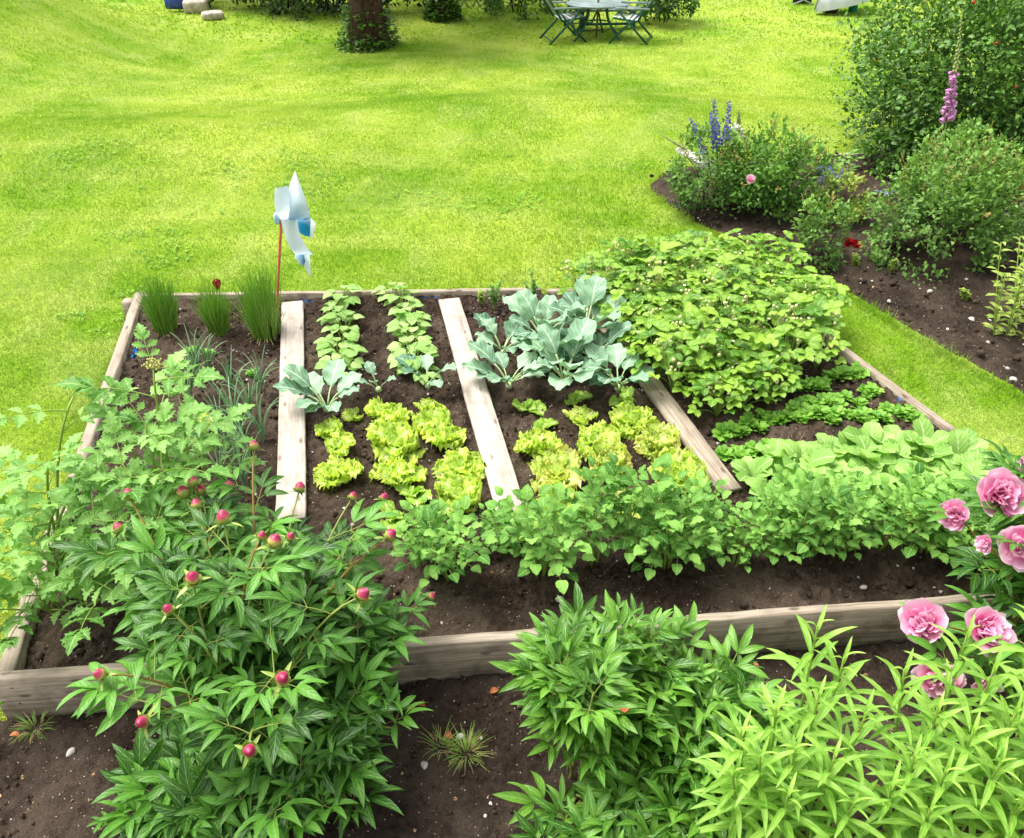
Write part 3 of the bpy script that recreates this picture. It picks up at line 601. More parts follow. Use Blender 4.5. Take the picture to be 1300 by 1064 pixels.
for px, py, i, s, lb, g in [
    (450, 530, 6, .62, 'tiny loose lettuce just in front of the kohlrabi by the left plank', g1),
    (422, 551, 0, .68, 'small lettuce at the back of the column beside the left plank', g1),
    (428, 572, 1, .72, 'small curly lettuce second from the back in the column beside the left plank', g1),
    (428, 607, 2, .95, 'pale curly lettuce beside the left plank, nearest the peony', g1),
    (493, 531, 1, 1.0, 'curly lettuce at the back of the middle column between the pale planks', g1),
    (486, 549, 6, .8, 'loose spreading lettuce merging with the big head in the middle column', g1),
    (502, 570, 0, 1.2, 'largest yellow green lettuce head, in the middle column between the pale planks', g1),
    (523, 574, 6, .7, 'small lettuce tucked against the right side of the largest head', g1),
    (503, 610, 2, 1.05, 'frilly lettuce third in the middle column, before the peony', g1),
    (525, 632, 5, .95, 'flat broad leaved lettuce beside the frilly one near the peony', g1),
    (541, 520, 6, .7, 'smallest lettuce, at the back of the column along the middle plank', g1),
    (553, 541, 0, .95, 'curly lettuce second in the column along the middle plank', g1),
    (568, 562, 1, 1.1, 'bright curly lettuce in the middle of the column along the middle plank', g1),
    (585, 597, 2, .98, 'dense curly lettuce fourth in the column along the middle plank', g1),
    (585, 636, 0, 1.05, 'broad lettuce nearest the potatoes in the column along the middle plank', g1),
    (500, 660, 5, .85, 'lettuce half hidden behind the peony buds', g1),
    (655, 675, 1, .85, 'lettuce peeping out between two potato plants at the end of the middle plank', g1),
    (667, 518, 5, .82, 'upright smooth leaved lettuce at the back beside the middle plank', g2),
    (684, 546, 5, .72, 'small upright lettuce in front of the kohlrabi, near the middle plank', g2),
    (728, 512, 5, .72, 'upright smooth leaved lettuce right below the central kohlrabi', g2),
    (795, 512, 5, .88, 'flat rosette lettuce with long leaves nearest the strawberry plank', g2),
    (737, 538, 6, 1.0, 'pale rounded lettuce at the back of the middle column before the strawberry plank', g2),
    (682, 578, 0, 1.05, 'dense frilly lettuce at the left of the section, beside the middle plank', g2),
    (702, 608, 3, 1.1, 'frilly lettuce tinged pink, standing above the potato plants by the middle plank', g2),
    (752, 567, 1, 1.05, 'tall frilly lettuce in the middle column of the section before the strawberries', g2),
    (772, 594, 4, 1.15, 'reddish edged frilly lettuce in front, in the middle column before the strawberries', g2),
    (806, 543, 2, 1.0, 'frilly lettuce at the back of the column along the strawberry plank', g2),
    (833, 570, 4, 1.22, 'large pink tinged lettuce in the column along the strawberry plank', g2),
    (858, 614, 1, 1.15, 'yellow green lettuce nearest the potatoes along the strawberry plank', g2),
    (712, 650, 2, .95, 'bright lettuce showing behind the tallest potato plants', g2),
    (800, 650, 3, .9, 'lettuce mostly hidden behind the potato row below the strawberry plank', g2),
    (258, 545, 6, 1.0, 'single pale lettuce among the onions behind the tall herb', None)]:
    LET.put(i, P(px, py), rz(), s*.92, lb, g, tl(.14))
# kohlrabi
def kohl_leaf(L, W, s, a0=1.0, a1=-.1):
    rg = np.random.default_rng(s); pl = L*.5; mb = MB(); pts = bez((0, 0, 0), (0, pl*.35, pl*.6*a0), (0, pl*.75, pl*.85*a0), 6)
    put(mb, tube(pts, np.linspace(.0065, .0045, 6)*L/.2, 5)); nm = mb.n
    nv, nu = 12, 6; v = np.linspace(0, 1, nv+1); a = a0*.75+(a1-a0*.75)*v; ds = L/nv
    y = pts[-1][1]+np.concatenate([[0], np.cumsum(np.cos(a[:-1])*ds)]); z = pts[-1][2]+np.concatenate([[0], np.cumsum(np.sin(a[:-1])*ds)])
    w = W*np.clip(np.sin(PI*(.04+.93*v**.95))**.62, .05, 1)*(1-.17*np.abs(np.sin(v*15+rg.random()*3)))*np.where(v < .2, .55+2*v, 1); u = np.linspace(-1, 1, nu+1); U, V_ = np.meshgrid(u, v); ph = rg.random()*6
    X = U*w[:, None]*.93; Z = z[:, None]+.38*np.abs(U)*w[:, None]*(1-V_*.5)+.06*L*np.abs(U)**1.6*np.sin(V_*17+ph+2*np.sign(U)); Y = np.repeat(y[:, None], nu+1, 1)+.02*L*np.sin(U*4+ph)
    mb.add(np.stack([X, Y, Z], -1), grid_faces(nv+1, nu+1), np.stack([U*.5+.5, V_], -1), rg.random(), 1); return mb
def make_kohl(seed, n, L0, up):
    def f():
        t = thing('kohlrabi', '', 'kohlrabi'); rg = np.random.default_rng(seed)
        mb = MB(); put(mb, ball((0, 0, .035), .024, 10, 8, (1, 1, 1.15))); put(mb, tube([(0, 0, -.02), (0, 0, .02)], [.012, .014], 6)); mb.obj('bulb', M['kohl_st'], t)
        for k in range(n):
            L = L0*rg.uniform(.75, 1.15); a = k*2.4+rg.normal(0, .25); aa = up*rg.uniform(.75, 1.2)*(.8+.5*k/n)
            o = kohl_leaf(L, L*.43, seed*40+k, min(aa, 1.45), rg.uniform(-.5, .5)*(1.3-aa)+.25*(aa-.6)).obj('leaf', [M['kohl_st'], M['kohl']], t); o.rotation_euler = (0, 0, a); o.location = (-math.sin(a)*.02, math.cos(a)*.02, .05+.02*k/n)
        return t
    return f
KO = Protos([make_kohl(1, 10, .20, .95), make_kohl(2, 11, .22, 1.15), make_kohl(3, 11, .20, .85), make_kohl(4, 4, .11, 1.1), make_kohl(5, 5, .21, .9)])
gk = 'kohlrabi plants'
for px, py, i, s, r, lb in [
    (416, 522, 0, 1.05, .4, 'blue green kohlrabi whose leaf lies over the left plank'),
    (543, 492, 4, .95, 1.2, 'kohlrabi with few leaves at the front end of the right bean row'),
    (481, 497, 3, .95, 2.0, 'tiny kohlrabi seedling alone between the two bean rows'),
    (646, 492, 2, 1.12, 2.2, 'kohlrabi with leaves hanging over the middle plank, front row'),
    (716, 490, 1, 1.12, .2, 'kohlrabi in the middle of the front row, above the lettuces'),
    (785, 496, 0, 1.1, 1.4, 'kohlrabi nearest the strawberry plank in the front row'),
    (637, 452, 2, 1.0, 5.2, 'kohlrabi at the back left beside the small bushy herb'),
    (690, 438, 1, 1.12, 4.0, 'tall kohlrabi in the middle of the back row'),
    (742, 430, 1, 1.22, 3.1, 'tallest kohlrabi, one leaf standing upright before the strawberries'),
    (700, 465, 0, 1.1, 3.0, 'kohlrabi standing in the centre between the front and back rows'),
    (757, 462, 2, 1.02, 6.0, 'low spreading kohlrabi crowded between the tallest one and the plank')]:
    KO.put(i, P(px, py), r, s, lb, gk, tl(.06))
# broad leaved beans in two rows
def make_bean(seed):
    def f():
        t = thing('bean_plant', '', 'bean plant'); rg = np.random.default_rng(seed); st = MB(); n = 11
        for k in range(n):
            a = k*2.4+rg.random(); h = rg.uniform(.07, .17); rr = rg.uniform(.05, .11); tip = np.array([math.cos(a)*rr, math.sin(a)*rr, h]); put(st, tube(bez((0, 0, 0), tip*[.3, .3, .7], tip, 5), .003, 4))
            mb = MB(); L = rg.uniform(.085, .13); d = leaf(L, L*.40, 7, 4, P_OV, .15, -.8, .12, .02, 2, ph=rg.random()*6); mb.inst(d, mats4([tip*.92], [[math.cos(a), math.sin(a), .05]], (0, 0, 1), 1), [rg.random()]); mb.obj('leaf', M['bean'], t)
        st.obj('stem', M['stem_g'], t); return t
    return f
BE = Protos([make_bean(s) for s in (1, 2, 3)])
for row, pts in (('left', [(432, 385), (433, 398), (430, 412), (438, 424), (436, 437), (429, 450), (436, 461), (429, 473)]), ('right', [(502, 381), (510, 392), (520, 403), (525, 415), (520, 428), (527, 441), (522, 454), (530, 466), (534, 480)])):
    for k, (px, py) in enumerate(pts):
        o = ['at the back board', 'second from the back', 'third from the back', 'fourth from the back', 'fifth from the back', 'sixth from the back', 'seventh from the back', 'eighth from the back', 'at the front end'][k if k < len(pts)-1 else 8]
        BE.put(k, P(px+R.normal(0, 1.5), py), rz(), 1.0+R.normal(0, .08), f'light green broad leaved bean plant {o} of the {row} bean row', 'bean plants in two rows', tl(.1))
# chives
def make_chive(seed):
    def f():
        t = thing('chive_clump', '', 'chives'); rg = np.random.default_rng(seed); mb = MB(); dry = MB()
        for k in range(420):
            a = rg.random()*2*PI; r0 = .09*math.sqrt(rg.random()); b = np.array([math.cos(a)*r0, math.sin(a)*r0, 0]); h = rg.uniform(.26, .52)*(1.15-r0*2.5); sp = rg.normal(0, .035, 2)+b[:2]*.8
            tip = b+np.array([sp[0], sp[1], h]); put(mb, tube(bez(b, b+[sp[0]*.25, sp[1]*.25, h*.6], tip, 5), np.linspace(.0034, .0012, 5), 3, False), rg.random())
        mb.obj('foliage', M['chive'], t)
        for k in range(26):
            a = rg.random()*2*PI; r0 = .08; b = np.array([math.cos(a)*r0*.7, math.sin(a)*r0*.7, 0]); put(dry, tube(bez(b, b*1.8+[0, 0, .06], b*(2.0+rg.random())+[0, 0, .01], 5), .0018, 3, False))
        dry.obj('dry_foliage', M['straw_dry'], t); return t
    return f
M['straw_dry'] = plain_mat('dry_leaf', 'a89a5a', 'cdbf86', .8, .2, 20, 0)
CH = Protos([make_chive(s) for s in (1, 2, 3)])
for px, py, i, s, lb in [(212, 420, 0, .92, 'bright green chive clump in the back corner of the bed'), (279, 421, 1, .82, 'smallest chive clump, in the middle with a dark red flower above it'), (338, 425, 2, 1.08, 'tallest chive clump, beside the pinwheel stick and the left plank')]: CH.put(i, P(px, py), rz(), s, lb, 'chive clumps')
# dark red flower on a thin stalk
t = thing('red_flower', 'glossy dark red round flower bud on a thin stalk amid the chives', 'flower', P(291, 416)); top = np.array([-.02, .0, .37])
mb = MB(); put(mb, tube(bez((0, 0, 0), (.01, 0, .2), top, 7), .003, 5)); mb.obj('stalk', M['stem_g'], t)
M['red'] = plain_mat('dark_red_petal', '6a0d16', 'b01c24', .3, .6, 40, .1)
for k in range(6):
    mb = MB(); d = leaf(.085, .036, 7, 4, P_OBO, 1.5, 1.9, .4, cup=.2); mb.inst(d, np.array(Matrix.Translation(top)@Matrix.Rotation(k*PI/3, 4, 'Z')@Matrix.Translation((0, .018, -.012))@Matrix.Scale(.85, 4))); mb.obj('petal', M['red'], t)
mb = MB(); put(mb, ball(top+[0, 0, .03], .027, 10, 8, (1, 1, 1.25))); mb.obj('flower_centre', M['red'], t)
# onions
def make_onion(seed):
    def f():
        t = thing('onion_plant', '', 'onion'); rg = np.random.default_rng(seed)
        for k in range(9):
            a = rg.random()*2*PI; h = rg.uniform(.26, .48); r = rg.uniform(.03, .2); tip = np.array([math.cos(a)*r, math.sin(a)*r, h*(1-r)]); mb = MB()
            put(mb, tube(bez((0, 0, 0), tip*[.15, .15, .75]+[0, 0, .05], tip, 8), np.interp(np.linspace(0, 1, 8), [0, .3, 1], [.006, .007, .0012]), 5, False), rg.random()); mb.obj('leaf', M['onion'], t)
        mb = MB(); put(mb, tube([(0, 0, -.02), (0, 0, .03)], [.012, .006], 7)); mb.obj('bulb', M['kohl_st'], t); return t
    return f
ON = Protos([make_onion(s) for s in (1, 2, 3, 4)])
for k, (px, py) in enumerate([(252, 480), (266, 474), (292, 505), (302, 545), (310, 560), (318, 535), (288, 560), (318, 580), (300, 590), (325, 605), (282, 610), (335, 560), (240, 505), (312, 622), (262, 590), (330, 500)]):
    ON.put(k, P(px, py), rz(), 1.0+R.normal(0, .1), 'thin leaved onion plant standing among others left of the left plank', 'onion plants beside the left plank', tl(.12))
# small seedlings: five-leaf rosettes
def make_seedling(seed, sc=1.0, mat='seedl'):
    def f():
        t = thing('salad_seedling', '', 'seedling'); rg = np.random.default_rng(seed); mb = MB(); n = 16
        for k in range(n):
            a = k*2.4; L = rg.uniform(.03, .05)*sc; d = leaf(L, L*.34, 5, 2, P_OBO, rg.uniform(.3, .9), -.3, .2); mb.inst(d, mats4([[math.cos(a)*.006, math.sin(a)*.006, .004+.02*k/n]], [[math.cos(a), math.sin(a), .45*k/n]], (0, 0, 1)), [rg.random()])
        mb.obj('leaf_rosette', M[mat], t); s = MB(); put(s, tube([(0, 0, -.02), (0, 0, .02)], .003, 5)); s.obj('stem', M['stem_g'], t); return t
    return f
SE = Protos([make_seedling(s) for s in (1, 2, 3)])
def row(pts, n, wpx, lb, g, s0=1.25):
    pts = np.array(pts, float); L = np.concatenate([[0], np.cumsum(np.linalg.norm(np.diff(pts, axis=0), axis=1))])
    for k in range(n):
        q = (k+R.random()*.6)/n*L[-1]; px, py = np.interp(q, L, pts[:, 0]), np.interp(q, L, pts[:, 1])
        SE.put(int(R.integers(3)), P(px, py+R.normal(0, wpx)), rz(), s0*R.uniform(.8, 1.25), lb, g, tl(.12))
row([(1005, 494), (1050, 482), (1103, 472)], 26, 4, 'small green salad seedling in the row right behind the strawberry patch end', 'seedling row nearest the right back board')
row([(1006, 522), (1040, 515), (1076, 508)], 20, 4, 'small salad seedling in the short second row beside the strawberry patch', 'second short seedling row')
row([(915, 553), (955, 541), (1010, 531), (1060, 528), (1110, 528), (1165, 530)], 52, 4, 'salad seedling in the longest dense row across the right section', 'longest seedling row')
row([(915, 578), (945, 575), (985, 571)], 17, 4, 'salad seedling in the short row beside the broad leaved radishes', 'seedling row by the radishes')
row([(1088, 508), (1112, 500)], 7, 6, 'loose salad seedling growing apart near the blue shred', 'loose seedlings near the right board')
for (px, py, w_, lb) in ((240, 447, 9, 'low tuft of seedlings behind the onions, nearer the back corner'), (268, 448, 9, 'low tuft of seedlings behind the onions, nearer the left plank'), (318, 474, 8, 'low tuft of seedlings close to the left plank')):
    for k in range(5): SE.put(k, P(px+R.normal(0, w_*.6), py+R.normal(0, 1.5)), rz(), .8, lb, lb.replace('low tuft', 'tuft'))
# radishes
def make_radish(seed):
    def f():
        t = thing('radish_plant', '', 'radish'); rg = np.random.default_rng(seed)
        for k in range(8):
            a = k*2.4+rg.random()*.5; L = rg.uniform(.15, .22); mb = MB(); d = leaf(L, L*.30, 9, 4, lambda v: np.clip(np.sin(PI*(.10+.84*v**1.7))**.7, .06, 1)*(1-.1*np.abs(np.sin(v*14))), rg.uniform(.9, 1.3), rg.uniform(-.5, .2), .22, .02, 2.2, ph=rg.random()*6)
            mb.inst(d, mats4([[math.cos(a)*.008, math.sin(a)*.008, .01]], [[math.cos(a), math.sin(a), .1]], (0, 0, 1)), [rg.random()]); mb.obj('leaf', M['radish'], t)
        mb = MB(); put(mb, ball((0, 0, .0), .014, 8, 6)); mb.obj('root', M['radish_root'], t); return t
    return f
M['radish_root'] = plain_mat('radish_root', 'a83a50', 'c8667a', .4, .4, 10, 0)
RA = Protos([make_radish(s) for s in (1, 2, 3)])
RP = [tuple(G(px, py, .105)[:2]) for px, py in ((930, 606), (975, 588), (1080, 578), (1170, 570), (1250, 600), (1250, 640), (1000, 648), (950, 625))]
def poisson(poly, dmin, n=3000):
    c = scatter_in(poly, n); out = []
    for q in c:
        if all((q[0]-o[0])**2+(q[1]-o[1])**2 > dmin*dmin for o in out): out.append(q)
    return out
for k, q in enumerate(poisson(RP, .13)):
    RA.put(k, (q[0], q[1], float(soil_z(*q))), rz(), R.uniform(.85, 1.2), 'light green broad leaved radish plant in the dense block behind the potatoes', 'radish plants behind the potato row', tl(.1))
# potatoes
def potato_leaf(s):
    rg = np.random.default_rng(s); mb = MB(); L = .17; rach = bez((0, 0, 0), (0, L*.5, .05), (0, L, .02), 7); put(mb, tube(rach, np.linspace(.0035, .0015, 7), 4, False), .6); nm = mb.n
    for t, sd, sc in ((.38, 1, .6), (.40, -1, .6), (.66, 1, .85), (.68, -1, .85), (1.0, 0, 1.15)):
        p = np.array([np.interp(t, np.linspace(0, 1, 7), rach[:, i]) for i in range(3)]); d = leaf(.074*sc, .028*sc, 9, 4, P_OV, .25, -.75, .15, .045, 3.5, ph=rg.random()*6)
        dr = (sd*.95, .45 if sd else 1, .05); d = dict(d); d['qm'] = d['qm']+1; d['tm'] = d['tm']+1; mb.inst(d, mats4([p], [dr], (rg.normal(0, .15), rg.normal(0, .15), 1)), [rg.random()])
    return mb.data()
PLF = [potato_leaf(s) for s in range(4)]
def make_potato(seed, nst, H):
    def f():
        t = thing('potato_plant', '', 'potato plant'); rg = np.random.default_rng(seed)
        for k in range(nst):
            a = k/nst*2*PI+rg.random(); r = rg.uniform(.05, .15); h = H*rg.uniform(.65, 1.12); tip = np.array([math.cos(a)*r, math.sin(a)*r, h]); pts = bez((math.cos(a)*.02, math.sin(a)*.02, 0), tip*[.3, .3, .6], tip, 8)
            st = MB(); put(st, tube(pts, np.linspace(.009, .004, 8), 5)); s = st.obj('stem', M['stem_g'], t); lf = MB()
            for j in range(9):
                u = .44+.58*j/8; p = np.array([np.interp(min(u, 1), np.linspace(0, 1, 8), pts[:, i]) for i in range(3)]); b = a+j*2.4+rg.normal(0, .3); e = .1+.8*(u > .85)+rg.normal(0, .1)
                lf.inst(PLF[int(rg.integers(4))], mats4([p], [[math.cos(b), math.sin(b), e]], (0, 0, 1), .62+.45*min(u, .9)-(.3 if u > .95 else 0)), [rg.random()])
            lf.obj('foliage', [M['stem_g'], M['potato']], t)
        return t
    return f
PO = Protos([make_potato(1, 4, .33), make_potato(2, 5, .36), make_potato(3, 4, .40), make_potato(4, 5, .37)])
gp_ = 'potato plants in a row along the front board'
for px, py, i, s, lb in [(572, 742, 0, 1.0, 'potato plant standing alone beside the peony, dark round leaf at its foot'), (545, 712, 0, .8, 'small potato plant behind the one beside the peony'), (686, 735, 1, 1.05, 'spreading potato plant second in the row, yellowish stalks bare at the foot'), (640, 705, 0, .72, 'low potato plant before the end of the middle plank'), (752, 722, 2, 1.0, 'potato plant with one big round leaf hanging low before the lettuces'), (798, 716, 2, 1.12, 'tall potato plant with a pale straight cane like stalk at its foot')]:
    PO.put(i, P(px, py), rz(), s, lb, gp_, tl(.05))
for k, px in enumerate(np.arange(842, 1235, 46)):
    PO.put(k+1, P(px+R.normal(0, 4), 722-(px-838)*.045+R.normal(0, 4)), rz(), R.uniform(.66, 1.08), 'bushy potato plant in the crowded front row reaching the pink peonies', 'potato plants crowded along the front board', tl(.06))
for k, px in enumerate(np.arange(890, 1250, 92)):
    PO.put(k+2, P(px+R.normal(0, 5), 690-(px-838)*.04+R.normal(0, 4)), rz(), R.uniform(.72, .86), 'bushy potato plant in the rear row, between radishes and front potatoes', 'potato plants in the rear row', tl(.06))
# strawberries
def straw_leaf(s):
    rg = np.random.default_rng(s); mb = MB()
    for a in (-1.25, 0, 1.25):
        L = .085*rg.uniform(.9, 1.1)*(1.08 if a == 0 else 1); d = leaf(L, L*.40, 10, 4, lambda v: np.clip(np.sin(PI*(.06+.86*v**1.05))**.75, .04, 1), .25, -.55, .32, .012, 4, .14, 6, rg.random()*6)
        mb.inst(d, mats4([(0, 0, 0)], [[math.sin(a), math.cos(a), .1]], (0, 0, 1)), [rg.random()])
    return mb.data()
SLF = [straw_leaf(s) for s in range(4)]
M['white'] = plain_mat('white_petal', 'e8e6d0', 'f4f2e4', .6, .2, 10, 0, .2); M['yellow'] = plain_mat('yellow_centre', 'c8a020', 'e0c040', .7, .1, 20, 0)
M['fruit'] = plain_mat('unripe_fruit', 'b8c070', 'd8d8a0', .5, .35, 60, .3); M['fruit_r'] = plain_mat('ripe_fruit', 'b01810', 'd83a20', .35, .5, 90, .4)
def make_straw(seed, H, fruits, ripe=False):
    def f():
        t = thing('strawberry_plant', '', 'strawberry plant'); rg = np.random.default_rng(seed); st, lf = MB(), MB()
        for k in range(17):
            a = k*2.4+rg.normal(0, .2); r = .04+.17*math.sqrt(k/17); h = H*(1.05-.55*(k/17)**1.5)*rg.uniform(.85, 1.1); tip = np.array([math.cos(a)*r, math.sin(a)*r, h]); put(st, tube(bez((0, 0, 0), tip*[.25, .25, .75], tip, 6), .0026, 4, False))
            lf.inst(SLF[int(rg.integers(4))], mats4([tip], [[math.cos(a), math.sin(a), .12+rg.normal(0, .15)]], (rg.normal(0, .2), rg.normal(0, .2), 1), rg.uniform(.75, 1.15)), [rg.random()])
        st.obj('leaf_stalk', M['stem_g'], t); lf.obj('foliage', M['straw'], t)
        for k in range(fruits):
            a = rg.random()*2*PI; r = rg.uniform(.08, .2); c = np.array([math.cos(a)*r, math.sin(a)*r, H*rg.uniform(.7, 1.02)]); mb = MB()
            for j in range(6):
                p = c+rg.normal(0, .022, 3); put(mb, tube(bez((0, 0, .02), c*.8, p, 4), .0013, 3, False)); put(mb, ball(p, rg.uniform(.009, .014), 6, 5, (1, 1, 1.2)))
            mb.obj('fruit_cluster', M['fruit'], t)
        for k in range(2):
            a = rg.random()*2*PI; c = np.array([math.cos(a)*.12, math.sin(a)*.12, H*1.0]); mb = MB()
            for j in range(5): mb.inst(leaf(.013, .007, 3, 2, P_OBO, .2, .2, .1), np.array(Matrix.Translation(c)@Matrix.Rotation(j*1.257, 4, 'Z')))
            fo = mb.obj('flower', M['white'], t); mb = MB(); put(mb, ball(c, .005, 6, 4)); mb.obj('flower_centre', M['yellow'], fo)
        if ripe:
            mb = MB(); put(mb, ball((.13, -.15, .08), .017, 8, 7, (1, 1, 1.3))); mb.obj('ripe_berry', M['fruit_r'], t)
        return t
    return f
ST = Protos([make_straw(1, .34, 2), make_straw(2, .38, 3), make_straw(3, .31, 2), make_straw(4, .36, 1, True), make_straw(5, .33, 4)])
SP = [tuple(G(px, py, .105)[:2]) for px, py in ((705, 366), (780, 350), (880, 338), (980, 340), (1030, 385), (1058, 414), (1015, 452), (985, 510), (908, 536), (842, 494), (805, 442), (745, 392))]
for k, q in enumerate(poisson(SP, .175)):
    ST.put(k, (q[0], q[1], float(soil_z(*q))), rz(), R.uniform(.74, 1.06), 'bright green strawberry plant in the dense leafy patch with unripe berries', 'strawberry plants in the dense patch', tl(.08))
ST.put(4, P(1035, 466), 1.0, .8, 'strawberry plant with a big cluster of unripe berries at the right end of the patch', None)
# small herbs by the back board
def make_herb(seed, H, mat, nst=9):
    def f():
        t = thing('herb_plant', '', 'herb'); rg = np.random.default_rng(seed); st, lf = MB(), MB()
        for k in range(nst):
            a = rg.random()*2*PI; r = rg.uniform(.01, .07); tip = np.array([math.cos(a)*r, math.sin(a)*r, H*rg.uniform(.7, 1.1)]); pts = bez((0, 0, 0), tip*[.2, .2, .6], tip, 6); put(st, tube(pts, .002, 4, False))
            u = rg.uniform(.25, 1, 26); p = np.stack([np.interp(u, np.linspace(0, 1, 6), pts[:, i]) for i in range(3)], 1); b = rg.random(26)*2*PI
            lf.inst(leaf(.028, .008, 4, 2, P_OV, .2, -.4, .2), mats4(p, np.stack([np.cos(b), np.sin(b), .3+0*b], 1), (0, 0, 1), rg.uniform(.6, 1.2, 26)), rg.random(26))
        st.obj('stem', M['stem_g'], t); lf.obj('foliage', M[mat], t); return t
    return f
HB = Protos([make_herb(1, .26, 'lovage'), make_herb(2, .12, 'herb')])
HB.put(0, P(628, 392), 0, 1.0, 'small bushy green herb against the back board by the middle plank'); HB.put(1, P(613, 387), 1, 1.0, 'little yellowish herb beside the bushy one at the back board'); HB.put(0, P(676, 385), 2, 1.05, 'green herb at the back board just before the strawberry patch')
# ------------------------------------------------------------------ peonies
def peony_leaf(s, L=.165, W=.0215, n3=2):
    rg = np.random.default_rng(s); mb = MB(); rl = .11
    put(mb, tube(bez((0, 0, 0), (0, rl*.6, .02), (0, rl, .015), 4), [.0035, .003, .0026, .0022], 4, False), .5)
    def lf(p, a, sc, el):
        d = leaf(L*sc*rg.uniform(.9, 1.1), W*sc*rg.uniform(.9, 1.15), 7, 2, P_LAN, el+.15, el-.85+rg.normal(0, .15), .42, .012, 1.2, ph=rg.random()*6); d['qm'] = d['qm']+1
        mb.inst(d, mats4([p], [[math.sin(a), math.cos(a), 0]], (rg.normal(0, .25), rg.normal(0, .2), 1)), [rg.random()])
    for a, ln, sc, k in ((0, .07, 1.1, 3), (.95, .035, .95, n3), (-.95, .035, .95, n3)):
        b0 = np.array([0, rl*.98, .015]); b1 = b0+np.array([math.sin(a)*ln, math.cos(a)*ln, .01]); put(mb, tube([b0, b1], .002, 4, False), .5)
        for j, da in enumerate((0, .75, -.75)[:k] if k == 3 else (.3*np.sign(a)+.1, -.5*np.sign(a))): lf(b1, a+da, sc*(1 if j == 0 else .86), .1)
    return mb.data()
PEL = [peony_leaf(s) for s in range(5)]
M['stem_p'] = plain_mat('peony_stem', '7d9440', '9aa055', .5, .35, 5, 0)
def stem_curve(b, tip): b = np.asarray(b, float); tip = np.asarray(tip, float); return bez(b, b+(tip-b)*[.45, .45, .85], tip, 10)
def leafy(t, pts, n, mat, u0=.25, u1=.97, sc=1.0, rg=R, red=False, up=.35):
    st = MB(); put(st, tube(pts, np.linspace(.0065, .0038, len(pts)), 5)); s = st.obj('stem', M['stem_r'] if red else M['stem_p'], t); lf = MB(); a0 = rg.random()*6
    U = np.linspace(u0, u1, n)+rg.normal(0, .01, n)
    for j, u in enumerate(U):
        p = np.array([np.interp(min(u, 1), np.linspace(0, 1, len(pts)), pts[:, i]) for i in range(3)]); b = a0+j*2.4; out = pts[-1]-pts[0]; out[2] = 0
        d = np.array([math.cos(b), math.sin(b), up+.45*(u > .85)])+out*.7
        lf.inst(PEL[int(rg.integers(5))], mats4([p], [d], (rg.normal(0, .1), rg.normal(0, .1), 1), sc*rg.uniform(.62, 1.15)*(1.0 if u < .9 else .68)), [rg.random()])
    lf.obj('foliage', [M['stem_p'], mat], t); return s
def bud(t, p, r, d, sd):
    rg = np.random.default_rng(sd); mb = MB(); put(mb, ball((0, 0, 0), r, 12, 9, (1, 1, 1.12)), rg.random()); b = mb.data(); v = b['v']
    v[:, :2] *= (1-.35*np.clip(v[:, 2:]/r, 0, 1)**2); ang = np.arctan2(v[:, 1], v[:, 0]); v[:, :2] *= (1+.05*np.sin(ang*3+v[:, 2:3].ravel()*60))[:, None]
    Mx = mats4([p], np.cross(d, [.3, .1, .2])[None], [d], 1)[0]
    o = MB().inst(b, Mx, keep=True).obj('flower_bud', M['bud'], t); cb = MB()
    for k in range(5):
        l = leaf(r*1.9, r*.72, 7, 4, P_OV, -.25, 1.75, .25); a = k*1.257; A = Mx@np.array(Matrix.Translation((0, 0, -r*1.06))@Matrix.Rotation(a, 4, 'Z')); cb.inst(l, A)
    for k in range(3):
        a = k*2.1+rg.random(); l = leaf(r*rg.uniform(2.5, 4), r*.35, 6, 2, P_LAN, .1, -.5, .3); cb.inst(l, Mx@np.array(Matrix.Translation((0, 0, -r*1.15))@Matrix.Rotation(a, 4, 'Z')))
    cb.obj('calyx', M['calyx'], o)
def ell_hit(px, py, c, r):
    d = ray(px, py); o = (np.array([0, 0, CAM_H])-c)/r; dd = d/r; A = dd@dd; B = 2*o@dd; C = o@o-1; D = B*B-4*A*C
    t = (-B-math.sqrt(D))/(2*A) if D > 0 else -B/(2*A); return np.array([0, 0, CAM_H])+d*t
def dome_pts(n, c, r, rg, zmin=-.35):
    out = []
    i = 0
    while len(out) < n:
        z = 1-2*((i*.618034+rg.random()*.1) % 1); i += 1
        if z < zmin: continue
        a = i*2.39996+rg.normal(0, .2); s = math.sqrt(max(0, 1-z*z)); out.append(np.array(c)+np.array(r)*[s*math.cos(a), s*math.sin(a), z])
    return out
rg = np.random.default_rng(5)
b0 = np.array([-1.18, 2.40, -.11]); c1 = np.array([-1.22, 2.40, .27]); rr1 = np.array([.68, .70, .58])
t = thing('peony_bush', 'large dark green peony bush covered in closed crimson buds at the front of the bed', 'peony', b0)
for k, (px, py, r) in enumerate([(165, 632, 1), (152, 674, .9), (245, 737, 1.05), (234, 629, 1.15), (246, 616, .9), (256, 626, .8), (250, 645, .9), (290, 622, 1), (322, 570, .85), (380, 623, .95), (284, 661, 1.1), (347, 691, 1.12), (331, 684, .65), (368, 685, .65), (485, 635, .75), (446, 634, .75), (493, 682, 1), (458, 757, 1.05), (545, 760, .7), (216, 776, .75), (131, 857, .85), (358, 861, .95), (183, 916, .85), (317, 952, .9)]):
    p = ell_hit(px, py, np.array([-1.16, 2.50, .30]), np.array([.72, .60, .56])*1.42)
    if px == 545: p = G(545, 760, .42)
    p = p-b0; pts = stem_curve((rg.normal(0, .07), rg.normal(0, .05), 0), p); leafy(t, pts, 8, M['peony'], .25, .78, .95, rg, k % 4 == 0)
    d = nrm(nrm(pts[-1]-pts[-2])+[0, 0, .5]); bud(t, pts[-1]+d*.018, .0255*r, d, k)
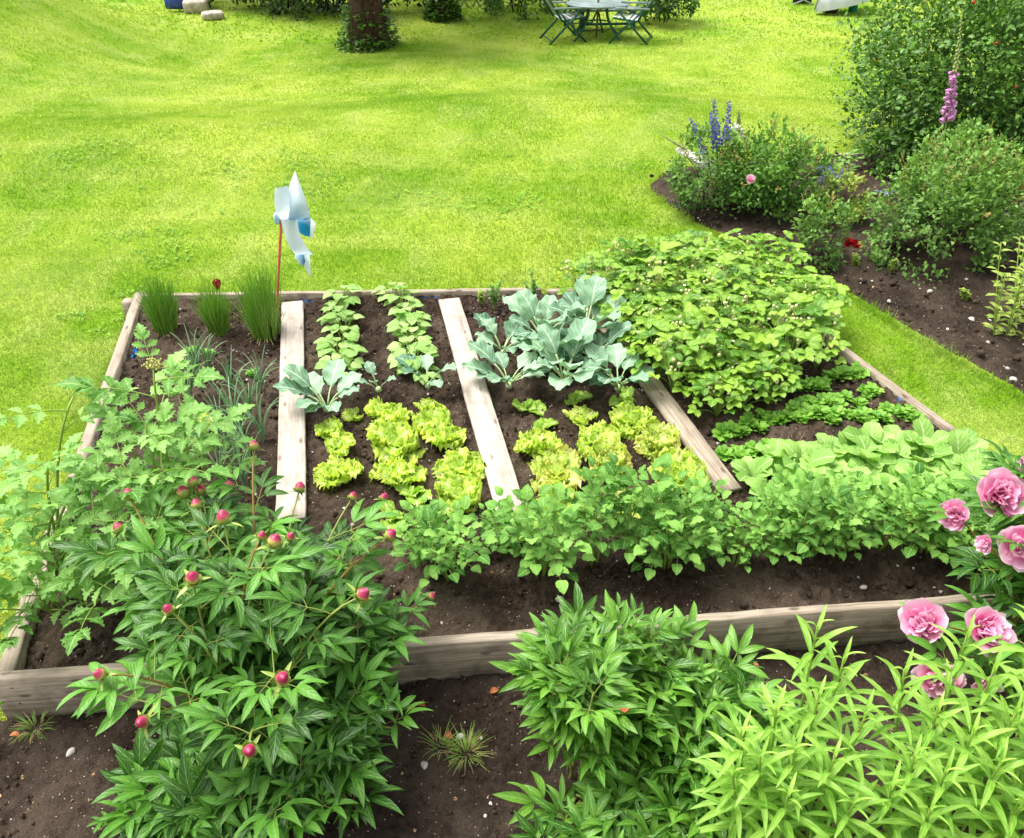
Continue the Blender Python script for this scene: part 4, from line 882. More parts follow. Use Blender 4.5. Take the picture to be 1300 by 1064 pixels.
for p in dome_pts(70, c1, rr1, rg, -.55):
    p = (p-c1)*rg.uniform(.72, 1.08)+c1-b0
    if p[2] < .12: p[2] = .12
    pts = stem_curve((rg.normal(0, .09), rg.normal(0, .06), 0), p); leafy(t, pts, 8, M['peony'], .3, 1.0, 1.0, rg)
rg = np.random.default_rng(6)
b0 = np.array([.44, 2.18, -.11]); c2 = np.array([.42, 2.22, .05]); rr2 = np.array([.68, .56, .46])
t = thing('peony_bush', 'medium green peony bush without flowers, in front of the timber front board', 'peony', b0)
for p in dome_pts(74, c2, rr2*1.02, rg, -.4):
    p = (p-c2)*rg.uniform(.75, 1.12)+c2-b0
    if p[2] < .1: p[2] = .1
    leafy(t, stem_curve((rg.normal(0, .1), rg.normal(0, .07), 0), p), 7, M['peony2'], .35, 1.0, .92, rg, up=.55)
mb = MB(); put(mb, leaf(.06, .02, 6, 2, P_OV, -.3, -1.3, .4)); o = mb.obj('withered_leaf', plain_mat('withered_leaf', '8a3c2a', 'c07048', .7, .2, 30, .2), t); q = ell_hit(793, 905, c2, rr2*1.18)-b0; o.location = q; o['label'] = 'small reddish brown withered leaf'
rg = np.random.default_rng(7)
b0 = np.array([2.62, 2.70, -.11]); c3 = np.array([2.60, 2.90, .45]); rr3 = np.array([.54, .46, .52])
t = thing('peony_bush', 'dark leaved peony bush with big open pink flowers at the end of the potato row', 'peony', b0)
for p in dome_pts(46, c3, rr3, rg, -.5):
    p = p-b0
    if p[2] < .12: p[2] = .12
    leafy(t, stem_curve((rg.normal(0, .08), rg.normal(0, .06), 0), p), 7, M['peony'], .3, 1.0, 1.05, rg)
def bloom(t, p, r, d, sd, mats=('petal', 'petal_hot'), dbl=True):
    rg = np.random.default_rng(sd); d = nrm(d); Mx = mats4([p], np.cross(d, [.31, .12, .2])[None], [d], 1)[0]; cb = MB()
    for k in range(64 if dbl else 26):
        L = r*rg.uniform(.35, .72); l = leaf(L, L*rg.uniform(.24, .42), 5, 4, P_PETAL, rg.uniform(.5, 1.5), rg.uniform(.6, 1.9), .2, .12, 2.4, ph=rg.random()*6, cup=.2)
        cb.inst(l, Mx@np.array(Matrix.Rotation(k*2.4+rg.normal(0, .5), 4, 'Z')@Matrix.Translation((rg.normal(0, .12)*r, r*(-.18+.5*rg.random()), rg.uniform(-.05, .22)*r))@Matrix.Rotation(rg.normal(0, .5), 4, 'Y')), [rg.random()])
    o = cb.obj('flower', M[mats[1]] if sd % 3 else M[mats[0]], t)
    for k in range(9):
        L = r*rg.uniform(.85, 1.15); l = leaf(L, L*.52, 7, 6, P_PETAL, rg.uniform(-.2, .5), rg.uniform(.2, 1.2), .12, .035, 1.5, ph=rg.random()*6, cup=.35)
        m = MB(); m.inst(l, Mx@np.array(Matrix.Translation((0, 0, -.1*r))@Matrix.Rotation(k*2.4+rg.random()*.3, 4, 'Z')), [rg.random()]); m.obj('petal', M[mats[0]], o)
for k, (px, py, z, r, d) in enumerate([(1213, 653, .72, .085, (-.5, -.5, .5)), (1272, 628, .95, .13, (-.2, -.6, .6)), (1300, 695, .86, .115, (-.3, -.7, .5)), (1306, 600, 1.0, .09, (.2, -.3, .8)), (1172, 792, .55, .12, (-.5, -.5, .8)), (1250, 800, .60, .125, (.1, -.6, .8)), (1192, 858, .44, .11, (-.4, -.8, .3)), (1250, 868, .42, .07, (0, -.8, .3)), (1252, 690, .8, .05, (-.9, -.4, .2))]):
    p = G(px, py, z)-b0; pts = stem_curve((rg.normal(0, .06), rg.normal(0, .05), 0), p); leafy(t, pts, 4, M['peony'], .4, .85, 1.0, rg, True); bloom(t, p, r*.93, d, k+1)
# ------------------------------------------------------------------ lovage: tall herb at the left
def lovage_leaf(s):
    rg = np.random.default_rng(s); mb = MB(); L = .26; rach = bez((0, 0, 0), (0, L*.5, .03), (0, L, -.01), 8); put(mb, tube(rach, np.linspace(.004, .0018, 8), 4, False), .5)
    def lob(v): return np.clip(np.where(v < .5, v*1.9+.02, 1.9*(1-v)+.05), .03, 1)
    for tt, sd, sc in ((.42, 1, .85), (.44, -1, .85), (.72, 1, .9), (.74, -1, .9), (1.0, 0, 1.25), (.97, .5, .8), (.97, -.5, .8)):
        p = np.array([np.interp(tt, np.linspace(0, 1, 8), rach[:, i]) for i in range(3)]); d = leaf(.125*sc, .046*sc, 11, 4, lob, .15, -.7, .25, .015, 2, .46, 5, rg.random()*6); d['qm'] = d['qm']+1
        mb.inst(d, mats4([p], [[sd*1.1, 1-.45*abs(sd), .05]], (rg.normal(0, .2), rg.normal(0, .2), 1)), [rg.random()])
    return mb.data()
LVL = [lovage_leaf(s) for s in range(4)]
def lovage(label, base, tips, nl, rg):
    base = np.asarray(base, float); t = thing('lovage_plant', label, 'lovage', base)
    for px, py, z in tips:
        p = G(px, py, z)-base; pts = stem_curve((rg.normal(0, .06), rg.normal(0, .06), 0), p); st = MB(); put(st, tube(pts, np.linspace(.011, .005, 10), 6)); st.obj('stem', M['stem_g'], t); lf = MB()
        for j in range(nl):
            u = .35+.65*j/(nl-1); q = np.array([np.interp(u, np.linspace(0, 1, 10), pts[:, i]) for i in range(3)]); b = j*2.4+rg.normal(0, .4); lf.inst(LVL[int(rg.integers(4))], mats4([q], [[math.cos(b), math.sin(b), .35+.5*(u > .9)]], (rg.normal(0, .15), rg.normal(0, .15), 1), rg.uniform(.75, 1.1)*(1 if u < .9 else .75)), [rg.random()])
        lf.obj('foliage', [M['stem_g'], M['lovage']], t)
    return t
rg = np.random.default_rng(9)
lov = lovage('tall light green lovage with a yellowish flower head, behind the budded peony', (-1.66, 3.22, .04), [(195, 470, 1.38), (232, 520, 1.15), (150, 545, 1.1), (205, 590, 1.02), (262, 555, .95), (170, 640, .85), (130, 600, .95), (150, 700, .72), (200, 720, .62), (130, 720, .6), (110, 770, .5), (185, 540, 1.15), (120, 660, .85), (160, 600, 1.0), (90, 740, .55)], 7, rg)
hd = MB(); ct = G(195, 462, 1.41)-np.array(lov.location)
for k in range(40):
    a = k*2.4; r = .06*math.sqrt(k/40)*rg.uniform(.6, 1.2); q = ct+[math.cos(a)*r, math.sin(a)*r, .02-r*.5+rg.normal(0, .008)]; put(hd, tube([ct-[0, 0, .03], q], .0012, 3, False)); put(hd, ball(q, .0048, 5, 4))
hd.obj('flower_head', plain_mat('lovage_flower', 'b4b45a', 'd0d088', .6, .2, 40, .2), lov)
lovage('lower lovage clump on the grass outside the left board', (-2.38, 3.12, 0), [(95, 500, 1.18), (62, 590, .95), (100, 620, .85), (60, 690, .7), (15, 720, .65), (90, 700, .65), (50, 760, .5), (25, 780, .45), (75, 640, .8)], 6, rg)
# ------------------------------------------------------------------ willow leaved perennial at the front right
def perennial(label, base, tips, rg):
    base = np.asarray(base, float); t = thing('perennial_clump', label, 'perennial', base)
    for px, py, z in tips:
        p = G(px, py, z)-base; f = np.array([p[0]*.72, p[1]*.72, 0]); pts = bez(f, f*.6+p*[.4, .4, .55], p, 12); st = MB(); put(st, tube(pts, np.linspace(.008, .004, 12), 5)); st.obj('stem', M['stem_g'], t); lf = MB(); n = 27
        for j in range(n):
            u = .22+.78*(j/(n-1))**.85; q = np.array([np.interp(u, np.linspace(0, 1, 12), pts[:, i]) for i in range(3)]); b = j*2.4; top = max(0, (u-.82)/.18); L = .22*(1-.6*top)*rg.uniform(.8, 1.1)
            lf.inst(LNC[int(rg.integers(4))], mats4([q], [[math.cos(b), math.sin(b), .45+2.2*top]], (0, 0, 1), L/.2), [np.clip(rg.random()*.6+top*.5, 0, 1)])
        lf.obj('foliage', M['golden'], t)
LNC = [leaf(.21, .0145, 8, 2, lambda v: np.sin(PI*np.clip(v, 0, 1)**.8)**.7, .35-.1*s, -.7-.15*s, .45, .008, 1.1, ph=s) for s in range(4)]
rg = np.random.default_rng(12)
perennial('bright yellow green clump of willow leaved stems between the plain peony and the pink blooms', (1.30, 1.95, -.11), [(1038, 795, .92), (1072, 835, .86), (985, 900, .78), (940, 930, .72), (1010, 950, .72), (1100, 905, .8), (1060, 960, .72), (1000, 1010, .62), (1085, 1020, .6), (930, 985, .6), (1040, 880, .8), (965, 960, .7)], rg)
perennial('yellow green clump of willow leaved stems in front of the drooping pink peony blooms', (1.95, 1.95, -.11), [(1148, 850, .85), (1190, 900, .8), (1228, 805, .95), (1262, 850, .9), (1290, 905, .8), (1235, 930, .75), (1160, 960, .72), (1200, 980, .7), (1270, 970, .7), (1130, 1000, .62), (1320, 860, .9), (1340, 940, .75), (1180, 1030, .6), (1300, 1020, .6)], rg)
perennial('willow leaved stems at the very front corner by the right peony', (2.35, 2.0, -.11), [(1330, 780, .9), (1370, 840, .9), (1390, 930, .75), (1350, 1010, .6)], rg)
# ------------------------------------------------------------------ front border bits
def weed(lb, px, py, n, h, sd, dry=False):
    rg = np.random.default_rng(sd); t = thing('weed_tuft', lb, 'weed', G(px, py, FZ+.005)); mb = MB(); m2 = MB()
    for k in range(n):
        a = rg.random()*6.28; r = .05*math.sqrt(rg.random()); b = np.array([math.cos(a)*r, math.sin(a)*r, 0]); ln = rg.uniform(.5, 1)*h; o = b*rg.uniform(1, 2.5)+[math.cos(a)*ln*.6, math.sin(a)*ln*.6, ln*rg.uniform(.3, .9)]
        put(mb if k % 3 else m2, tube(bez(b, b*1.2+[0, 0, ln*.6], o, 5), np.linspace(.0018, .0006, 5), 3, False), rg.random())
    mb.obj('green_blades', M['chive'], t); m2.obj('dry_blades', M['straw_dry'], t)
weed('small tuft of half dry grass on the soil between the two front peonies', 592, 958, 120, .10, 1); weed('sparse yellowed grass beside the half dry tuft', 560, 948, 50, .08, 2); weed('little weed at the left front corner outside the boards', 45, 925, 60, .09, 3)
M['dryleaf'] = plain_mat('fallen_leaf', '7a4428', 'b87850', .8, .15, 30, .2)
for k, (px, py, lb) in enumerate([(522, 905, 'curled orange brown dry leaf on the soil by the reddish stem'), (540, 898, 'dry brown leaf lying just below the front board'), (497, 902, 'dry leaf lying at the right foot of the budded peony'), (566, 930, 'small pale dry leaf near the grass tuft'), (622, 880, 'dry reddish leaf at the foot of the front board'), (960, 850, 'dry leaf below the board beside the bright clump'), (25, 935, 'brown dry leaf near the corner of the bed')]):
    mb = MB(); d = leaf(.055, .018, 6, 2, P_OV, .5, -.9, .5, .05, 1.5, ph=k); put(mb, d); o = mb.obj('dry_leaf', M['dryleaf']); o.location = G(px, py, FZ+.03); o.rotation_euler = (.1, .2, k*1.3); tag(o, lb, 'dry leaf')
for k, (px, py, s, z, lb) in enumerate([(710, 760, .022, .115, 'rounded pale stone at the foot of the second potato plant'), (585, 935, .022, FZ, 'grey stone on the soil behind the grass tuft'), (540, 972, .026, FZ, 'flat grey stone at the front between the two peonies'), (1097, 746, .02, .11, 'pale stone in the soil before the right end of the potatoes'), (1287, 482, .03, .055, 'white stone near the grass edge of the side border'), (1234, 405, .026, .07, 'whitish stone in the side border soil under the rose bush'), (900, 746, .018, .11, 'small whitish stone in the bed soil beside the front board middle'), (90, 955, .024, FZ, 'white stone on the soil near the bed corner')]):
    mb = MB(); put(mb, rock(100+k, 12, 8, .2)); o = mb.obj('stone', M['pebble']); o.scale = (s, s, s); o.location = G(px, py, z+s*.3); o.rotation_euler = (0, 0, k); tag(o, lb, 'stone')
# ------------------------------------------------------------------ shrubs
def shrub(name, label, cat, base, r, mat, nleaf, Lf, sd, clumps=170, cz=None, group=None, fill=.25, lump=.18, twig=0, compound=False, parent=None, nstem=7, flat=1.0, sp=.55):
    rg = np.random.default_rng(sd); base = np.asarray(base, float); r = np.array(r, float); cz = r[2]*.85 if cz is None else cz
    t = thing(name, label, cat, base, group=group) if parent is None else parent; off = base-np.array(t.location)
    K = rg.normal(0, 2.2, (7, 3)); ph = rg.random(7)*6.3
    d = nrm(rg.normal(0, 1, (clumps*3, 3))); d = d[d[:, 2] > -.75][:clumps]; f = 1+lump*np.sin(d@K.T+ph).sum(1)/2.6; inner = rg.random(len(d)) < fill; f = np.where(inner, f*rg.uniform(.45, .85, len(d)), f)
    C = d*r*f[:, None]+[0, 0, cz]; k = rg.integers(0, len(C), nleaf); cr = r.mean()*.20
    p = C[k]+rg.normal(0, cr*sp, (nleaf, 3)); p[:, 2] = np.maximum(p[:, 2], .03); dirs = nrm(d[k]*.8+rg.normal(0, .65, (nleaf, 3))+[0, 0, .15]); up = nrm(d[k]*.6+rg.normal(0, .45, (nleaf, 3))+[0, 0, .8])
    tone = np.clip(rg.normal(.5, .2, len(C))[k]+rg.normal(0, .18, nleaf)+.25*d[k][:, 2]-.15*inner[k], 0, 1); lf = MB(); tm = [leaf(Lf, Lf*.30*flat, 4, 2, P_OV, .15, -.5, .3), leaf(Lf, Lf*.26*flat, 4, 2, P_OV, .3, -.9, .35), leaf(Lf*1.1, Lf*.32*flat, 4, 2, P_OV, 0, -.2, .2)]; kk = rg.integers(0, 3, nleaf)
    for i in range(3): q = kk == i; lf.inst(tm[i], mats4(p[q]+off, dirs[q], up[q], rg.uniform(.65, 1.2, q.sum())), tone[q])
    lf.obj('foliage', M[mat], t)
    for i in range(nstem):
        a = i*2.4; tip = np.array([math.cos(a)*r[0]*.55, math.sin(a)*r[1]*.55, cz+r[2]*.3]); mb = MB(); put(mb, tube(bez((math.cos(a)*r[0]*.12, math.sin(a)*r[1]*.12, -.05), tip*[.5, .5, .6], tip, 7)+off, np.linspace(.016, .005, 7)*r.mean()*1.3, 5)); mb.obj('branch', M['bark'], t)
    for i in range(twig):
        dd = nrm(rg.normal(0, 1, 3)*[1, 1, .5]+[0, 0, .9]); a = dd*r*.9+[0, 0, cz]; b = a+dd*[.5, .5, 1]*rg.uniform(.12, .3); mb = MB(); put(mb, tube(bez(a, (a+b)/2+rg.normal(0, .02, 3), b, 5)+off, [.006, .0052, .0046, .0034, .002], 4))
        for j in range(7):
            q = a+(b-a)*rg.uniform(.3, 1)+rg.normal(0, .012, 3); mb.inst(leaf(.028, .006, 3, 2, P_LAN, .3, -.2, .3), mats4([q+off], [rg.normal(0, 1, 3)+[0, 0, .6]], (0, 0, 1)), [rg.random()])
        mb.obj('shoot', M['twig'], t)
    return t
def dots(t, pts, r, mat, name):
    for p in pts: mb = MB(); put(mb, ball((0, 0, 0), r, 7, 5)); o = mb.obj(name, mat, t); o.location = np.asarray(p)-np.array(t.location)
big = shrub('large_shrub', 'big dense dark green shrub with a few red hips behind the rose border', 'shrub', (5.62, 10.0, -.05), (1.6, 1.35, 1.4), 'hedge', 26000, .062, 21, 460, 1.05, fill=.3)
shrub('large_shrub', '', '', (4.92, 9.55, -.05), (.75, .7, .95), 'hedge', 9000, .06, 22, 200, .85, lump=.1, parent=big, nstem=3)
for px, py in [(1175, 3), (1237, 3), (1112, 78), (1265, 55), (1290, 110), (1210, 40), (1150, 110)]:
    p = ell_hit(px, py, np.array([5.75, 10.0, 1.0]), np.array([1.7, 1.5, 1.5])); dots(big, [p], .017, M['fruit_r'], 'rose_hip')
rqa = GT(962, 300); rqb = GT(1188, 352)
def R3(q, dx, dy): return (q[0]+dx, q[1]+dy, .03)
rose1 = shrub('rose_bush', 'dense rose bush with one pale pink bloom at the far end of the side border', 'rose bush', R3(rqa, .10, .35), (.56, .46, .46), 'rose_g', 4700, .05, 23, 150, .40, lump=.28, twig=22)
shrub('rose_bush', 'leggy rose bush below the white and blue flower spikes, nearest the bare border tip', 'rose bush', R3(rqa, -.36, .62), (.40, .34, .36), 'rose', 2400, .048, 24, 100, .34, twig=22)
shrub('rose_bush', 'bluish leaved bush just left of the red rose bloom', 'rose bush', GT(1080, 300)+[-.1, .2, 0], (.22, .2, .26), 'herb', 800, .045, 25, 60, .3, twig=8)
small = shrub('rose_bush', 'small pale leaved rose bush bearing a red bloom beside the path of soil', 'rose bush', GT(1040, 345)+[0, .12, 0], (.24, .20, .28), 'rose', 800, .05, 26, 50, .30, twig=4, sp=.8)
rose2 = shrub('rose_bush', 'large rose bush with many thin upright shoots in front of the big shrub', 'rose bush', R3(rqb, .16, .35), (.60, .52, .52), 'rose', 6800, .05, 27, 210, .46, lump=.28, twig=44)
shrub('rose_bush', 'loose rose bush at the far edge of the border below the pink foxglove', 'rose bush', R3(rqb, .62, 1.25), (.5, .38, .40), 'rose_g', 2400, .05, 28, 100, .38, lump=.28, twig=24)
bloom(rose1, np.array(ell_hit(953, 228, np.array(rose1.location)+[0, 0, .42], np.array([.66, .55, .54])))-np.array(rose1.location), .045, (-.2, -.7, .6), 31, ('petal', 'petal'), False)
M['redrose'] = plain_mat('red_rose_petal', '8a0c14', 'c8202a', .5, .3, 20, .1)
q = GT(1078, 330)+[0, -.05, .17]-np.array(small.location)
mb = MB(); put(mb, tube(bez((0, 0, .02), q*[.6, .6, .9], q, 6), .004, 5)); mb.obj('flower_stalk', M['stem_g'], small); bloom(small, q, .055, (.1, -.6, .8), 32, ('redrose', 'redrose'), False); bloom(small, q+[-.06, .02, .01], .05, (-.3, -.4, .8), 34, ('redrose', 'redrose'), False)
shrub('garden_shrub', 'dark leafy low plant between the large shrub and the rose border', 'shrub', GT(1150, 232)+[0, .2, 0], (.4, .25, .3), 'hedge', 1300, .07, 29, 70, .25)
# delphiniums, foxgloves
M['blue_fl'] = plain_mat('blue_petal', '4a4aa0', '8a86d0', .6, .2, 30, 0, .2); M['blue_pale'] = plain_mat('pale_blue_petal', '7c86cc', 'b0b6e4', .6, .2, 30, 0, .2)
M['fox_p'] = grad_mat('foxglove_petal', [(0, 'b85aa8'), (.5, 'd586c6'), (1, 'ecc0e2')], .5, .3, .25); M['fox_w'] = grad_mat('white_foxglove_petal', [(0, 'c8c8a8'), (.5, 'eceadc'), (1, 'fbf8f4')], .5, .3, .25)
M['fox_b'] = plain_mat('foxglove_bud', '9aa868', 'c8c890', .6, .2, 20, 0)
def bell(L): 
    th = np.arange(8)/8*2*PI; rs = np.array([.12, .26, .30, .34, .46])*L; ys = np.array([0, .25, .55, .85, 1.0])*L
    V = np.stack([np.stack([r*np.cos(th), np.full(8, y), r*np.sin(th)*.85-(.06*L if k == 4 else 0)*np.sin(th)], -1) for k, (r, y) in enumerate(zip(rs, ys))]); F = [[k*8+i, k*8+(i+1) % 8, (k+1)*8+(i+1) % 8, (k+1)*8+i] for k in range(4) for i in range(8)]
    mb = MB(); mb.add(V, F, np.stack(np.broadcast_arrays((th/6.28)[None], np.linspace(0, 1, 5)[:, None]), -1)); return mb.data()
BELL = bell(.05)
def foxglove(label, base, pts, mat, nb, u0, sd, dirn=None, leaves=True, bs=1.15, u1=.76):
    rg = np.random.default_rng(sd); t = thing('foxglove', label, 'foxglove', base); pts = np.asarray(pts, float); mb = MB(); put(mb, tube(pts, np.linspace(.011, .003, len(pts)), 6)); mb.obj('stem', M['stem_g'], t); ip = lambda u: np.array([np.interp(u, np.linspace(0, 1, len(pts)), pts[:, i]) for i in range(3)])
    for k in range(nb):
        u = u0+(u1-u0)*k/nb; a = rg.normal(-1.57, .9) if dirn is None else rg.random()*6.3; d = np.array([math.cos(a), math.sin(a), -.5-.3*rg.random()]); m = MB(); m.inst(BELL, mats4([ip(u)+d*.008], [d], (0, 0, 1), bs*(1.15-.45*k/nb)*rg.uniform(.85, 1.1)), [rg.random()]); m.obj('bell_flower', M[mat], t)
    m = MB()
    for k in range(40):
        u = u1-.02+(1.02-u1)*k/40; a = k*2.4; d = np.array([math.cos(a), math.sin(a), .2]); put(m, ball(ip(u)+d*.012*(1.3-k/40), .011*(1.15-k/40*.8), 5, 4, (1, 1, 1.4)))
    m.obj('bud_spike', M['fox_b'], t)
    if leaves:
        m = MB()
        for k in range(9): a = k*2.4; m.inst(leaf(.28, .05, 8, 2, P_LAN, .8, -.4, .3, .02, 2), mats4([ip(.05+.03*k)], [[math.cos(a), math.sin(a), .5]], (0, 0, 1), 1-.06*k), [rg.random()])
        m.obj('foliage', M['lovage'], t)
fb = GT(1180, 262); tip = G(1222, 12, 1.92)
foxglove('tall pink foxglove spike standing before the big dark shrub', fb, bez((0, 0, 0), (tip-fb)*[.3, .3, .55], tip-fb, 14), 'fox_p', 50, .46, 41, bs=1.22, u1=.70)
fb = GT(908, 270)+[0, .05, 0]; t2 = G(832, 166, .80)-fb
foxglove('white foxglove spike bent sideways over the lawn at the border tip', fb, np.concatenate([bez((0, 0, 0), (.02, 0, .45), (-.08, -.02, .52), 6), bez((-.13, -.03, .54), (t2*[.5, .5, .75]), t2, 9)]), 'fox_w', 40, .40, 42, 1, bs=1.6)
fb = GT(935, 245)+[0, .3, 0]; t2 = G(938, 140, 1.12)-fb
foxglove('white foxglove standing behind the blue spikes', fb, bez((0, 0, 0), (0, 0, .6), t2, 10), 'fox_w', 26, .5, 43, 1, bs=1.5)
def delphinium(label, base, tips, mat, sd, h0=.55, nf=46):
    rg = np.random.default_rng(sd); base = np.asarray(base, float); t = thing('delphinium', label, 'delphinium', base)
    for px, py, z in tips:
        tp = G(px, py, z)-base; pts = bez((rg.normal(0, .04), rg.normal(0, .04), 0), tp*[.5, .5, .6], tp, 9); mb = MB(); put(mb, tube(pts, np.linspace(.006, .002, 9), 5)); mb.obj('stem', M['stem_g'], t); m = MB()
        for k in range(nf):
            u = h0+(1-h0)*(k/nf); a = k*2.4; q = np.array([np.interp(u, np.linspace(0, 1, 9), pts[:, i]) for i in range(3)]); c = q+np.array([math.cos(a), math.sin(a), .1])*.03*(1.2-.8*k/nf)
            for j in range(4): m.inst(leaf(.026, .011, 2, 2, P_OBO, .2, .4, .1), mats4([c], [rg.normal(0, 1, 3)], rg.normal(0, 1, 3), 1.2-.6*k/nf), [rg.random()])
        m.obj('flower_spike', M[mat], t)
    m = MB()
    for k in range(16): a = k*2.4; m.inst(LVL[k % 4], mats4([[math.cos(a)*.02, math.sin(a)*.02, .05+.4*rg.random()]], [[math.cos(a), math.sin(a), .6]], (0, 0, 1), .8), [rg.random()])
    m.obj('foliage', [M['stem_g'], M['rose_g']], t)
delphinium('deep blue delphinium spikes at the far end of the border', GT(912, 262)+[.02, .05, 0], [(906, 126, 1.22), (926, 128, 1.22), (902, 142, 1.1), (876, 150, .98)], 'blue_fl', 51)
delphinium('pale blue flower spikes beside the rose bush and the slab', GT(1050, 265)+[0, .15, 0], [(1053, 208, .55), (1072, 214, .5), (1045, 222, .45), (1040, 210, .5)], 'blue_pale', 52, .7, 14)
delphinium('small blue flowers among the shoots of the large rose bush', GT(1196, 262), [(1194, 240, .55), (1108, 242, .5), (1200, 250, .5)], 'blue_pale', 53, .8, 9)
# yellowing tall plant at the right edge
rg = np.random.default_rng(61)
t = thing('phlox_plant', 'yellowing tall leafy plant at the right edge of the border', 'perennial', GT(1300, 432))
for k in range(12):
    px = 1270+rg.random()*75; q = G(px, 300+rg.random()*70, .62+rg.normal(0, .05))-np.array(t.location); f = np.array([q[0]*.7, q[1]*.5, 0]); pts = bez(f, q*[.9, .8, .55], q, 9); mb = MB(); put(mb, tube(pts, .005, 5)); mb.obj('stem', M['stem_g'], t); lf = MB()
    for j in range(16):
        u = .1+.9*j/15; p = np.array([np.interp(u, np.linspace(0, 1, 9), pts[:, i]) for i in range(3)]); a = j*2.4; lf.inst(leaf(.10, .02, 6, 2, P_LAN, .2, -.7, .3, .02, 1.5), mats4([p], [[math.cos(a), math.sin(a), .3]], (0, 0, 1), rg.uniform(.7, 1.1)), [rg.random()])
    lf.obj('foliage', M['herb'], t)
for k, (px, py, lb) in enumerate([(1130, 352, 'pale broken foliage lying on the soil left of the large rose bush'), (1085, 345, 'little plant on the soil below the red rose'), (1222, 388, 'small green weed at the foot of the large rose bush')]): HB.put(1, GT(px, py), k, 1.2, lb)
# ------------------------------------------------------------------ pinwheel
b = P(347, 407); hubp = G(357, 277, .92); t = thing('pinwheel', 'blue and white toy windmill on a red stick standing behind the chives', 'pinwheel', b); h = hubp-b
M['stick'] = plain_mat('red_stick', 'b8503e', 'd47a62', .5, .4, 6, 0)
T_ = NT('pinwheel_foil'); uv_ = T_.n('SeparateXYZ', {0: T_.n('UVMap', uv_map='UVMap').outputs[0]}); nz_ = T_.noise(T_.n('TexCoord').outputs['Object'], 7.0, 2.0)
f_ = T_.math('MULTIPLY', T_.rng(T_.math('ADD', uv_.outputs[1], T_.math('MULTIPLY_ADD', nz_, .5, -.25)), .0, .6, .4, 1.0), T_.rng(uv_.outputs[0], .12, .8, .05, 1.0))
c_ = T_.mix(f_, lin('f4f7fb'), lin('2496d0')); geo_ = T_.n('NewGeometry').outputs['Backfacing']; c_ = T_.mix(geo_, c_, T_.mix(f_, lin('eaf2fa'), lin('1484c0')))
p_ = T_.bsdf(c_, .35, .4); M['foil'] = T_.done(T_.n('MixShader', {0: .5, 1: p_, 2: T_.n('BsdfTranslucent', {'Color': c_}).outputs[0]}).outputs[0])
mb = MB(); put(mb, tube(np.linspace((0, 0, -.1), h, 6), .011, 8)); mb.obj('stick', M['stick'], t)
ax = nrm(np.array([.96, -.2, .1])); hb = h+ax*.03; K = 1/8.19/153
def vane(name, left, right, dl, dr_, bulge, par, uvs=(0, 1)):
    """curled foil sheet between two edge curves (x to the side, z up, y depth in metres)"""
    n, m_ = 12, 9; cv = lambda P_, D: np.stack([np.interp(np.linspace(0, 1, n), np.linspace(0, 1, len(P_)), [(p[0]-215)*K for p in P_]), np.interp(np.linspace(0, 1, n), np.linspace(0, 1, len(P_)), D), np.interp(np.linspace(0, 1, n), np.linspace(0, 1, len(P_)), [-(p[1]-470)*K/.92 for p in P_])], 1)
    a_, b_ = cv(left, dl), cv(right, dr_); V = []; UV = []
    for i in range(n):
        for j in range(m_):
            u = j/(m_-1); v = i/(n-1); V.append(h+a_[i]*(1-u)+b_[i]*u+np.array([0, bulge*math.sin(PI*u)*math.sin(PI*min(1, .15+.85*v)), 0])); UV.append((uvs[0]+(uvs[1]-uvs[0])*v, u))
    mm_ = MB(); mm_.add(V, grid_faces(n, m_), UV); return mm_.obj(name, M['foil'], par)
v1 = vane('vane', [(250, 480), (300, 330), (330, 190), (360, 130), (390, 78)], [(372, 470), (440, 490), (500, 440), (528, 350), (392, 80)], [0, .0, .03, .06, .08], [.02, .0, -.06, -.10, .08], -.10, t, (.75, .1))
vane('vane_fold', [(372, 462), (420, 470), (470, 490)], [(372, 462), (445, 440), (505, 432)], [.02, .0, .0], [.021, -.05, -.07], .03, v1, (1, 1))
v2 = vane('vane', [(215, 480), (200, 380), (212, 270), (228, 165)], [(330, 480), (350, 340), (335, 230), (322, 184)], [-.02, -.08, -.10, -.08], [.0, -.03, .0, .02], -.05, t, (.2, .35))
v3 = vane('vane', [(340, 470), (372, 458), (430, 480), (478, 500)], [(340, 560), (385, 620), (415, 652), (470, 660)], [0, .03, .05, .06], [-.02, .0, .02, .03], .07, t, (.7, 1.0))
vane('vane_fold', [(478, 500), (510, 505), (540, 528)], [(455, 655), (470, 655), (486, 668)], [.06, .03, .0], [.03, .0, -.03], -.02, v3, (0, 0))
v4 = vane('vane', [(216, 430), (250, 610), (290, 720), (312, 782)], [(365, 445), (372, 600), (425, 735), (470, 820)], [-.03, -.08, -.09, -.06], [0, -.02, -.03, .0], -.05, t, (.15, .3))
vane('vane_fold', [(312, 782), (285, 850), (310, 920), (340, 945)], [(380, 800), (385, 840), (375, 900), (365, 945)], [-.06, .0, .02, .03], [-.02, .04, .05, .04], .06, v4, (1, 1))
vane('vane_fold', [(380, 808), (370, 900), (345, 950), (402, 1030)], [(432, 815), (428, 900), (420, 960), (408, 1040)], [-.02, .03, .04, .0], [.0, .0, .0, .0], -.02, v4, (0, 0))
mb = MB(); put(mb, tube([h-ax*.05, hb+ax*.10], .006, 6)); put(mb, ball(h-ax*.03+[0, -.03, .01], .034, 10, 8, (.7, .8, 1.5))); mb.obj('hub', plain_mat('pale_plastic', '9cc8dc', 'bfe4ee', .4, .4, 5, 0), t)
